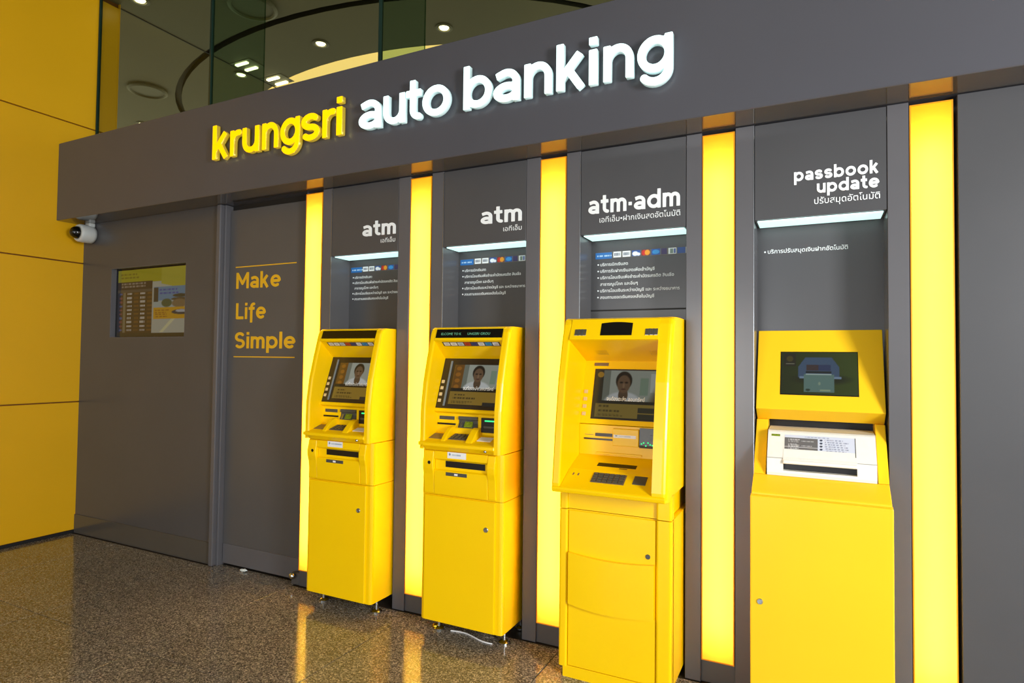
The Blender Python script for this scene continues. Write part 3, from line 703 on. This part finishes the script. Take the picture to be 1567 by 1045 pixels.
def plane_axes(P1, P2):
    d = Vector((0, P2[0] - P1[0], P2[1] - P1[1])).normalized()
    return d
def on_slope(P1, P2, x, s, lift):
    d = plane_axes(P1, P2); n = Vector((0, d.z, -d.y))
    if n.y > 0: n = -n
    return Vector((x, P1[0], P1[1])) + d * s + n * lift
def slope_paint(name, m, parent, P1, P2, x0, x1, s0, s1, lift, nx, ny, fn):
    d = plane_axes(P1, P2); c = on_slope(P1, P2, x0, s1, lift)
    return paint(name, m, parent, c, (1, 0, 0), tuple(-d), x1 - x0, s1 - s0, nx, ny, fn)
def slope_matrix(P1, P2, s, lift):
    """x-z text plane -> the slope; local z runs up the slope"""
    d = plane_axes(P1, P2); u = -d; n = Vector((0, d.z, -d.y)); n = -n if n.y > 0 else n
    o = Vector((0, P1[0], P1[1])) + d * s + n * lift
    return Matrix(((1, 0, 0, 0), (0, -n.y, u.y, o.y), (0, -n.z, u.z, o.z), (0, 0, 0, 1)))
def lock(parent, x, y, z, r=0.011, name='lock', m='silver'):
    l = obj(name, lathe((x, y, z), (0, -1, 0), [(r * 1.2, 0), (r * 1.2, 0.002), (r, 0.0045), (r * 0.75, 0.0045), (r * 0.7, 0.003), (0, 0.003)], 18), m, parent)
    return l
def feet(parent, pts, top):
    for x, y in pts:
        obj('foot', lathe((x, y, 0), (0, 0, 1), [(0.030, 0.0), (0.030, 0.008), (0.022, 0.014), (0.010, 0.018), (0.009, top), (0.0, top)], 18), 'chrome', parent, smooth=False)

def make_atm(loc, label, welcome):
    Wd = 0.488; Y1 = 0.338
    t = thing('cash_machine', loc, label, 'atm', 'yellow cash machines')
    ym = 'atm_yellow'
    vert_front = lambda e: abs(e.verts[0].co.z - e.verts[1].co.z) > 0.3 and max(v.co.y for v in e.verts) < 0.2
    obj('lower_cabinet', box(0, 0.006, 0.078, Wd, Y1, 0.733, 0.018, 3, which=vert_front), ym, t)
    d = obj('door', box(0.024, -0.004, 0.080, 0.446, 0.010, 0.730, 0.0035, 2), ym, t)
    lock(d, 0.396, -0.004, 0.591)
    # sculpted deposit section
    m = obj('deposit_section', box(0, 0.004, 0.736, Wd, Y1, 0.970, 0.018, 3, which=lambda e: abs(e.verts[0].co.z - e.verts[1].co.z) > 0.15 and max(v.co.y for v in e.verts) < 0.2), ym, t)
    b = prof([(0.006, 0.740), (-0.006, 0.742), (-0.010, 0.79), (-0.012, 0.865), (0.001, 0.872), (0.001, 0.918), (-0.012, 0.926), (-0.012, 0.966), (0.006, 0.967)], 0.085, 0.405, 0.002, 1)
    for a, c, e0, e1 in ((0.020, 0.085, 0.5, 1.0), (0.405, 0.452, 1.0, 0.5)):
        prof([(0.006, 0.740), (-0.004, 0.742), (-0.008, 0.80), (-0.013, 0.845), (-0.022, 0.875), (-0.024, 0.905), (-0.016, 0.935), (-0.012, 0.966), (0.006, 0.967)], a, c, 0.005, 2, bm=b)
    dp = obj('deposit_panel', b, ym, t)
    obj('deposit_slot', box(0.150, -0.0005, 0.885, 0.386, 0.006, 0.917), 'black_slot', dp)
    obj('name_plate', box(0.160, -0.0145, 0.843, 0.286, -0.010, 0.861, 0.001, 1), 'plate_grey', dp)
    obj('plate_mark', box(0.212, -0.0152, 0.847, 0.232, -0.0140, 0.857), 'sticker_white', dp)
    paint('white_sticker', 'printed_image', dp, (0.168, -0.0126, 0.934), (1, 0, 0), (0, 0, 1), 0.112, 0.032, 60, 16, tag_print)
    obj('keyhole', lathe((0.062, -0.0235, 0.905), (0, -1, 0), [(0.009, 0), (0.009, 0.001), (0.007, 0.0012), (0, 0.0012)], 14), 'black_slot', dp)
    # hood cheeks
    P = [(-0.026, 0.974), (-0.026, 1.02), (-0.023, 1.19), (-0.003, 1.33), (0.028, 1.455), (0.066, 1.590), (0.078, 1.610), (0.095, 1.620), (Y1, 1.620), (Y1, 0.974)]
    fr = lambda e: max(v.co.y for v in e.verts) < 0.12 and abs(e.verts[0].co.x - e.verts[1].co.x) < 1e-6
    obj('hood_cheek', prof(P, 0.0, 0.033, 0.008, 2, which=fr), ym, t)
    Pr = [(p[0] - (0.010 if p[0] < 0.07 else 0.004 if p[0] < 0.2 else 0), p[1]) for p in P]
    obj('hood_cheek', prof(Pr, Wd - 0.036, Wd, 0.014, 3, which=lambda e: fr(e) and e.verts[0].co.x > Wd - 0.01), ym, t)
    xa, xb = 0.033, Wd - 0.036
    # header with message display, sloping soffit with card marks
    H1, H2 = (0.074, 1.614), (0.050, 1.548)
    h = obj('hood_top', prof([(0.088, 1.620), H1, H2, (0.056, 1.545), (0.165, 1.452), (Y1, 1.452), (Y1, 1.620)], xa, xb), ym, t)
    obj('message_display', slant(H1, H2, xa + 0.006, xb - 0.008, 0.006, 0.056, 0.002), 'black_glass', h)
    if welcome:
        mx = slope_matrix(H1, H2, 0.040, 0.0024)
        text('message_text', 'ELCOME TO K', h, 'led_text', 0.072, 0, 0.019, 0, width=0.125, mx=mx)
        text('message_text', 'UNGSRI GROU', h, 'led_text', 0.236, 0, 0.019, 0, width=0.135, mx=mx)
    slope_paint('card_logo_strip', 'printed_image', h, (0.056, 1.545), (0.165, 1.452), 0.075, 0.425, 0.040, 0.006, 0.0012, 110, 12, logo_strip)
    # screen bezel
    B1, B2 = (0.165, 1.452), (0.070, 1.182)
    bz = obj('screen_bezel', prof([B1, B2, (0.20, 1.182), (0.20, 1.452)], xa, xb), 'bezel_brown', t)
    obj('trim_bar', slant(B1, B2, 0.078, 0.090, 0.016, 0.272, 0.006, bev=0.002), 'bar_grey', bz)
    slope_paint('screen', 'screen_image', bz, B1, B2, 0.107, 0.424, 0.036, 0.264, 0.001, 130, 96, atm_screen)
    text('screen_caption', 'จนต้องตะลึง..ออมทรัพย์', bz, 'decal_white', 0.185, 0, 0.026, 0, width=0.185, bold=0.006, mx=slope_matrix(B1, B2, 0.178, 0.0015))
    for k in range(4):
        s = 0.136 + 0.0355 * k
        obj('key_button', slant(B1, B2, 0.042, 0.060, s - 0.009, s + 0.009, 0.004, bev=0.001), 'key_light', bz)
    # ledge, module wall and key shelf
    sh = obj('key_shelf', prof([(0.066, 1.184), (0.060, 1.176), (0.062, 1.166), (0.090, 1.156), (0.090, 1.052), (-0.030, 1.016), (-0.042, 1.010), (-0.044, 0.996), (-0.030, 0.984), (-0.018, 0.972), (0.20, 0.972), (0.20, 1.184)], xa - 0.003, xb + 0.003, 0.002, 1), ym, t)
    obj('shelf_lip', box(0.0, -0.040, 0.994, xa + 0.001, -0.02, 1.014, 0.005, 2), ym, sh)
    y = 0.090
    obj('receipt_label', box(0.050, y - 0.002, 1.122, 0.145, y, 1.141), 'plate_grey', t)
    obj('receipt_slot', box(0.038, y - 0.004, 1.094, 0.153, y, 1.104, 0.001, 1), 'black_slot', t)
    nd = obj('note_mouth', prof([(y, 1.144), (y - 0.010, 1.144), (y - 0.012, 1.128), (y - 0.003, 1.124), (y - 0.003, 1.108), (y - 0.016, 1.084), (y, 1.084)], 0.175, 0.290), 'plate_grey', t)
    obj('guide', prof([(y - 0.004, 1.116), (y - 0.020, 1.086), (y - 0.004, 1.086)], 0.186, 0.200), 'silver', nd)
    obj('card_insert', prof([(y - 0.004, 1.118), (y - 0.022, 1.090), (y - 0.010, 1.086)], 0.215, 0.262), 'card_green', nd)
    cr = obj('card_reader', box(0.313, y - 0.010, 1.066, 0.425, y, 1.143, 0.002, 1), 'black_slot', t)
    obj('reader_light', box(0.336, y - 0.0115, 1.124, 0.402, y - 0.009, 1.131), 'green_led', cr)
    obj('reader_mouth', box(0.332, y - 0.018, 1.090, 0.405, y - 0.009, 1.102, 0.002, 1), 'plate_grey', cr)
    K1, K2 = (0.090, 1.052), (-0.030, 1.016)
    obj('braille_plate', slant(K1, K2, 0.036, 0.112, 0.020, 0.085, 0.002), 'key_grey', t)
    kb = slant(K1, K2, 0.155, 0.262, 0.012, 0.085, 0.002)
    kp = obj('keypad', kb, 'key_grey', t)
    kk = bmesh.new()
    for r in range(4):
        for c in range(4): slant(K1, K2, 0.162 + 0.025 * c, 0.180 + 0.025 * c, 0.016 + 0.0165 * r, 0.029 + 0.0165 * r, 0.004, 0.002, bm=kk)
    obj('keys', kk, 'plate_grey', kp)
    obj('instruction_card', slant(K1, K2, 0.326, 0.405, 0.030, 0.078, 0.002), 'sticker_white', t)
    for xx, wv in ((0.124, 0.026), (0.274, 0.040)):
        obj('divider', prof([(0.092, 1.040), (0.092, 1.086), (0.070, 1.090), (0.050, 1.082), (0.020, 1.058), (-0.012, 1.028), (-0.022, 1.012)], xx, xx + wv, 0.004, 2), ym, t)
    obj('shelf_lock', lathe((0.405, -0.036, 0.988), (0, -1, 0), [(0.009, 0), (0.009, 0.004), (0.006, 0.009), (0, 0.010)], 16), 'chrome', t, smooth=True)
    feet(t, [(0.066, 0.091), (0.452, 0.105), (0.066, 0.30), (0.452, 0.30)], 0.080)
    return t
make_atm((-2.706, 2.73, 0), 'yellow cash machine with a blank display strip, nearest the slogan door', False)
a2 = make_atm((-1.888, 2.73, 0), 'yellow cash machine whose top display shows green letters, second from the slogan door', True)
obj('brass_knob', lathe((0.045, 0.082, 0), (0, 0, 1), [(0.004, 0), (0.012, 0.004), (0.016, 0.014), (0.012, 0.024), (0.0, 0.029)], 16), 'brass', a2, smooth=True)

# ------------------------------------------------------------------ cash deposit machine
def make_adm():
    Wd = 0.513; Y1 = 0.410; ym = 'atm_yellow'
    t = thing('deposit_machine', (-1.069, 2.66, 0), 'larger yellow cash deposit machine with a deep hood under the atm adm header', 'atm', 'yellow cash machines')
    obj('plinth', box(0.018, 0.012, 0.0, Wd - 0.02, Y1, 0.052), ym, t)
    vf = lambda e: abs(e.verts[0].co.z - e.verts[1].co.z) > 0.3 and max(v.co.y for v in e.verts) < 0.2
    lb = obj('lower_cabinet', box(0, 0.018, 0.052, Wd, Y1, 0.764, 0.02, 3, which=vf), ym, t)
    def column(x0, x1, z0, z1):
        return box(x0, 0.0, z0, x1, 0.05, z1, 0.010, 3, which=lambda e: abs(e.verts[0].co.z - e.verts[1].co.z) > 0.05 and max(v.co.y for v in e.verts) < 0.02)
    for x0, x1 in ((0.0, 0.040), (Wd - 0.066, Wd)):
        obj('corner_column', column(x0, x1, 0.052, 0.764), ym, t); obj('neck_column', column(x0, x1, 0.768, 0.875), ym, t)
    obj('neck', box(0.02, 0.014, 0.768, Wd - 0.02, Y1, 0.90), ym, t)
    dr_ = obj('door', box(0.043, 0.008, 0.056, Wd - 0.069, 0.022, 0.760, 0.002, 1), ym, t)
    lock(dr_, 0.411, 0.008, 0.601, 0.009, 'lock', 'plate_grey')
    # bowed access panel: curved top and bottom edge and a curved left edge
    n = 12; top = []; bot = []
    for i in range(n + 1):
        u = i / n; x = 0.048 + (Wd - 0.072 - 0.048) * u; sag = 0.026 * (4 * u * (1 - u)) * 0.55
        top.append((x, 0.572 - sag)); bot.append((x, 0.340 - sag * 1.25))
    b = bmesh.new()
    fv = [b.verts.new((x, -0.014 + 0.005 * abs(2 * i / n - 1) ** 2, z)) for i, (x, z) in enumerate(top)]; gv = [b.verts.new((x, -0.014 + 0.005 * abs(2 * i / n - 1) ** 2, z)) for i, (x, z) in enumerate(bot)]
    fk = [b.verts.new((x, 0.01, z)) for x, z in top]; gk = [b.verts.new((x, 0.01, z)) for x, z in bot]
    for i in range(n):
        b.faces.new((fv[i], fv[i + 1], gv[i + 1], gv[i])); b.faces.new((fv[i], fk[i], fk[i + 1], fv[i + 1])); b.faces.new((gv[i], gv[i + 1], gk[i + 1], gk[i]))
    b.faces.new((fv[0], gv[0], gk[0], fk[0])); b.faces.new((fv[n], fk[n], gk[n], gv[n]))
    obj('access_panel', b, ym, t)
    # hood
    P = [(-0.098, 0.872), (-0.100, 0.90), (-0.074, 1.12), (-0.036, 1.36), (0.006, 1.527), (0.034, 1.615), (0.052, 1.640), (0.075, 1.647), (Y1, 1.647), (Y1, 0.872)]
    fr = lambda e: max(v.co.y for v in e.verts) < 0.10 and abs(e.verts[0].co.x - e.verts[1].co.x) < 1e-6
    obj('hood_cheek', prof(P, 0.0, 0.040, 0.008, 2, which=fr), ym, t)
    obj('hood_cheek', prof(P, Wd - 0.062, Wd, 0.022, 4, which=lambda e: fr(e) and e.verts[0].co.x > Wd - 0.01), ym, t)
    xa, xb = 0.040, Wd - 0.062
    H1, H2 = (0.046, 1.640), (0.004, 1.546)
    h = obj('hood_top', prof([(0.075, 1.647), H1, H2, (0.012, 1.541), (0.240, 1.448), (Y1, 1.448), (Y1, 1.647)], xa, xb), ym, t)
    # slightly arched display window
    b = bmesh.new(); dd = plane_axes(H1, H2)
    up_ = [on_slope(H1, H2, 0.186 + 0.146 * i / 8, 0.022 - 0.006 * math.sin(math.pi * i / 8), 0.0015) for i in range(9)]; dn = [on_slope(H1, H2, 0.186 + 0.146 * i / 8, 0.084, 0.0015) for i in range(9)]
    A = [b.verts.new(p) for p in up_]; B = [b.verts.new(p) for p in dn]
    for i in range(8): b.faces.new((A[i], A[i + 1], B[i + 1], B[i]))
    r = bmesh.ops.extrude_face_region(b, geom=b.faces[:]); bmesh.ops.translate(b, vec=(0, 0.003, 0), verts=[v for v in r['geom'] if isinstance(v, bmesh.types.BMVert)])
    obj('display_window', b, 'black_glass', h)
    for x in (0.062, 0.392):
        l = obj('mirror_lens', slant(H1, H2, x, x + 0.056, 0.052, 0.084, 0.003, bev=0.001), 'chrome', h)
        for k in (0.016, 0.034): obj('lens_bar', slant(H1, H2, x + k, x + k + 0.006, 0.052, 0.084, 0.0042), 'plate_grey', h)
    Q1, Q2 = (0.012, 1.541), (0.240, 1.448)
    for x in (0.125, 0.385):
        g = bmesh.new()
        for i in range(7):
            for j in range(6): slant(Q1, Q2, x + 0.0085 * i, x + 0.0085 * i + 0.0045, 0.115 + 0.010 * j, 0.115 + 0.010 * j + 0.006, -0.0006, bm=g)
        obj('speaker_grille', g, 'key_grey', h)
    # back panel with screen
    B1, B2 = (0.240, 1.448), (0.150, 1.147)
    bp = obj('screen_panel', prof([B1, B2, (0.28, 1.147), (0.28, 1.448)], xa, xb), ym, t)
    obj('camera_label', slant(B1, B2, 0.086, 0.158, 0.010, 0.026, 0.004, bev=0.002), 'key_grey', bp)
    obj('screen_rim', slant(B1, B2, 0.093, 0.418, 0.041, 0.290, 0.002), 'bezel_brown', bp)
    slope_paint('screen', 'screen_image', bp, B1, B2, 0.098, 0.414, 0.048, 0.284, 0.003, 130, 96, adm_screen)
    text('screen_caption', 'จนต้องตะลึง..ออมทรัพย์', bp, 'decal_white', 0.165, 0, 0.026, 0, width=0.185, bold=0.006, mx=slope_matrix(B1, B2, 0.198, 0.0035))
    for k in range(4): obj('key_button', slant(B1, B2, 0.048, 0.066, 0.149 + 0.0365 * k, 0.166 + 0.0365 * k, 0.004, bev=0.001), 'key_light', bp)
    # module wall
    y = 0.150
    mw = obj('module_wall', prof([(y, 1.144), (y, 0.999), (0.28, 0.999), (0.28, 1.144)], xa, xb, 0.002, 1), ym, t)
    obj('receipt_slot', box(0.064, y - 0.003, 1.072, 0.208, y, 1.080), 'bezel_brown', mw)
    obj('receipt_label', box(0.121, y - 0.003, 1.090, 0.208, y, 1.105), 'bezel_brown', mw)
    obj('slot_line', box(0.068, y - 0.001, 1.0945, 0.112, y, 1.0965), 'key_grey', mw)
    cb_ = obj('card_module', box(0.210, y - 0.018, 1.052, 0.335, y, 1.132, 0.003, 2), ym, t)
    paint('card_label', 'printed_image', cb_, (0.216, y - 0.0186, 1.090), (1, 0, 0), (0, 0, 1), 0.106, 0.014, 60, 9, tag_print)
    cr = obj('card_reader', prof([(y, 1.140), (y - 0.012, 1.140), (y - 0.020, 1.062), (y - 0.016, 1.050), (y, 1.050)], 0.338, 0.436), 'plate_grey', t)
    obj('card_insert', box(0.388, y - 0.024, 1.085, 0.420, y - 0.012, 1.112), 'bezel_brown', cr)
    g = bmesh.new()
    for k in range(9): lathe((0.349 + 0.010 * k, y - 0.020, 1.070 + 0.008 * math.sin(k * 2.4)), (0, -1, 0), [(0.0035, 0), (0.003, 0.003), (0, 0.004)], 8, bm=g)
    obj('reader_lights', g, 'green_led', cr)
    # cash tray and key shelf
    T1, T2 = (0.150, 0.997), (0.020, 0.950)
    tr = obj('cash_tray', prof([(y, 1.000), T2, (0.0, 0.90), (0.28, 0.90), (0.28, 1.000)], xa, xb), ym, t)
    obj('tray_recess', slant(T1, T2, 0.128, 0.350, -0.012, 0.040, 0.0006), ym, tr)
    obj('tray_lintel', box(0.126, y - 0.006, 1.006, 0.346, y, 1.016, 0.002, 1), ym, tr)
    obj('cash_slot', slant(T1, T2, 0.160, 0.342, 0.066, 0.098, 0.0015), 'black_slot', tr)
    obj('small_print', slant(T1, T2, 0.050, 0.108, 0.047, 0.058, 0.0008), 'key_grey', tr)
    obj('small_print', slant(T1, T2, 0.268, 0.305, 0.103, 0.109, 0.0008), 'bezel_brown', tr)
    K1, K2 = (0.020, 0.950), (-0.100, 0.886)
    ks = obj('key_shelf', prof([K1, K2, (-0.102, 0.872), (0.06, 0.872), (0.06, 0.950)], xa, xb, 0.002, 1), ym, t)
    kp = obj('keypad', slant(K1, K2, 0.166, 0.318, 0.016, 0.084, 0.002), 'key_grey', t)
    kk = bmesh.new()
    for r_ in range(4):
        for c in range(6): slant(K1, K2, 0.171 + 0.0245 * c, 0.190 + 0.0245 * c, 0.020 + 0.0160 * r_, 0.032 + 0.0160 * r_, 0.004, 0.002, bm=kk)
    obj('keys', kk, 'plate_grey', kp)
    obj('touch_pad', slant(K1, K2, 0.353, 0.410, 0.016, 0.072, 0.003, bev=0.001), 'plate_grey', t)
    for x in (0.070, 0.094): obj('braille_mark', slant(K1, K2, x, x + 0.006, 0.030, 0.046, 0.0012), 'key_grey', ks)
    obj('hood_sill', prof([(-0.104, 0.888), (-0.110, 0.880), (-0.104, 0.862), (-0.05, 0.852), (0.05, 0.852), (0.05, 0.874), (-0.09, 0.874)], 0.004, Wd - 0.004, 0.004, 2), ym, t)
    return t
make_adm()

# ------------------------------------------------------------------ passbook kiosk and its printer
def make_kiosk():
    X0, Wd, Y1, ym = -0.246, 0.502, 0.382, 'book_yellow'
    t = thing('passbook_kiosk', (X0, 2.70, 0), 'yellow passbook kiosk with a tilted green screen in the rightmost niche', 'kiosk')
    d = obj('lower_cabinet', box(0.0, 0.018, 0.0, Wd, Y1, 0.908), ym, t)
    f = obj('door', box(0.0, -0.002, 0.03, Wd, 0.017, 0.907, 0.004, 2), ym, t)
    lock(f, 0.037, -0.002, 0.483, 0.010)
    obj('ledge', prof([(0.020, 0.908), (0.020, 0.912), (0.022, 0.918), (0.118, 0.976), (Y1, 0.976), (Y1, 0.908)], 0.003, Wd - 0.003, 0.0015, 1), ym, t)
    S_ = [(0.118, 0.977), (0.272, 1.196), (Y1, 1.196), (Y1, 0.977)]
    for a, b in ((0.003, 0.050), (Wd - 0.040, Wd - 0.003)): obj('side_frame', prof(S_, a, b, 0.002, 1), ym, t)
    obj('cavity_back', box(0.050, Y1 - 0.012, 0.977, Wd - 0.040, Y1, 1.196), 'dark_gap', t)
    M1, M2 = (Y1 - 0.004, 1.597), (0.232, 1.246)
    h = obj('monitor_housing', prof([M1, M2, (0.300, 1.196), (Y1, 1.196), (Y1, 1.597)], 0.003, Wd - 0.003, 0.0015, 1), ym, t)
    bz = obj('screen_frame', slant(M1, M2, 0.100, 0.405, 0.106, 0.312, 0.0015), 'black_slot', h)
    slope_paint('screen', 'screen_image', h, M1, M2, 0.103, 0.402, 0.110, 0.308, 0.0022, 120, 80, book_screen)
    p = thing('passbook_printer', (X0, 2.70, 0.977), 'white passbook printer sitting in the yellow kiosk below its screen', 'printer')
    xa, xb = 0.056, Wd - 0.044
    z = -0.977
    PR = [(0.116, 0.0), (0.112, 0.012), (0.120, 0.068), (0.124, 0.076), (0.196, 0.174), (0.206, 0.180), (0.34, 0.186), (0.34, 0.0)]
    # body in three pieces so the paper mouth is a real opening
    mouth = (0.118, xb - 0.068)
    for a, b in ((xa, mouth[0]), (mouth[1], xb)):
        pass
    bb = prof(PR, xa, mouth[0]); prof(PR, mouth[1], xb, bm=bb)
    prof([(0.116, 0.0), (0.112, 0.012), (0.1135, 0.022), (0.34, 0.022), (0.34, 0.0)], mouth[0], mouth[1], bm=bb)
    prof([(0.118, 0.052), (0.112, 0.056), (0.116, 0.070), (0.124, 0.078), (0.196, 0.174), (0.206, 0.180), (0.34, 0.186), (0.34, 0.052)], mouth[0], mouth[1], bm=bb)
    bo = obj('body', bb, 'printer_white', p)
    obj('paper_mouth', box(mouth[0], 0.150, 0.022, mouth[1], 0.34, 0.052), 'black_slot', p)
    g = bmesh.new()
    for a, b in ((xa, mouth[0]), (mouth[1], xb)): box(a - 0.0006, 0.1195, 0.0715, b + 0.0006, 0.30, 0.0735, bm=g)
    obj('body_seam', g, 'printer_seam', p)
    obj('mouth_lip', prof([(0.116, 0.050), (0.106, 0.054), (0.110, 0.066), (0.120, 0.070)], mouth[0], mouth[1], 0.002, 1), 'printer_white', p)
    def lab(U, V):
        img = np.zeros(U.shape + (3,)) + rgb(206, 212, 226)
        img = put(img, scribble(U, V, 0.3, 0.86, 0.75, 0.96, 1), rgb(150, 158, 180))
        img = put(img, R(U, V, 0, 0.06, 0.48, 0.84), rgb(104, 102, 102))
        for k in range(3): img = put(img, scribble(U, V, 0.06, 0.12 + 0.24 * k, 0.24, 0.30 + 0.24 * k, 3), rgb(190, 190, 190)); img = put(img, scribble(U, V, 0.25, 0.16 + 0.24 * k, 0.46, 0.24 + 0.24 * k, 1), rgb(170, 170, 170))
        img = put(img, R(U, V, 0, 0.34, 0.48, 0.36), rgb(210, 210, 214))
        for k in range(5): img = put(img, E(U, V, 0.53, 0.14 + 0.16 * k, 0.02, 0.05), rgb(50, 56, 74))
        return put(img, scribble(U, V, 0.58, 0.08, 0.96, 0.86, 7), rgb(150, 156, 176))
    T1, T2 = (0.196, 0.174), (0.124, 0.076)
    slope_paint('instruction_label', 'printed_image', bo, T1, T2, mouth[0] + 0.004, mouth[1] - 0.006, 0.012, 0.100, 0.0008, 120, 44, lab)
    obj('label_edge', slant(T1, T2, mouth[1] - 0.006, mouth[1] - 0.003, 0.012, 0.110, 0.001), 'plate_grey', bo)
    obj('maker_mark', slant(T1, T2, xa + 0.014, xa + 0.048, 0.012, 0.022, 0.001), 'card_green', bo)
make_kiosk()

# ------------------------------------------------------------------ small things on the floor
o = thing('door_stop', (-2.985, 2.925, 0.062), 'small chrome knob at the foot of the slogan door', 'door stop')
obj('knob', lathe((0, 0, 0), (0, -1, 0), [(0.008, -0.004), (0.008, 0.010), (0.020, 0.016), (0.022, 0.026), (0.016, 0.036), (0.0, 0.039)], 18), 'chrome', o, smooth=True)
obj('mount', box(-0.030, 0.0, -0.062, 0.036, 0.025, 0.012, 0.003, 1), 'grey_door', o)
b = bmesh.new(); bmesh.ops.create_icosphere(b, subdivisions=2, radius=0.016)
for v in b.verts:
    v.co.x *= 1.9 * (0.8 + 0.4 * random.random()); v.co.y *= 0.8 + 0.4 * random.random(); v.co.z = max(-0.009, v.co.z * 0.5 * (0.5 + random.random())) + 0.010
ps = obj('paper_scrap', b, 'paper', loc=(-3.46, 2.935, 0.0008)); tag(ps, 'crumpled white paper scrap on the threshold of the slogan door', 'paper')
pts = [(-1.748 + 0.267 * i / 10, 2.820 + 0.016 * math.sin(i * 0.55) - 0.002 * i, 0.004) for i in range(11)]
cb2 = obj('floor_cable', tube(pts, 0.0035), 'sticker_white'); tag(cb2, 'thin white cable lying on the floor under the second cash machine', 'cable')
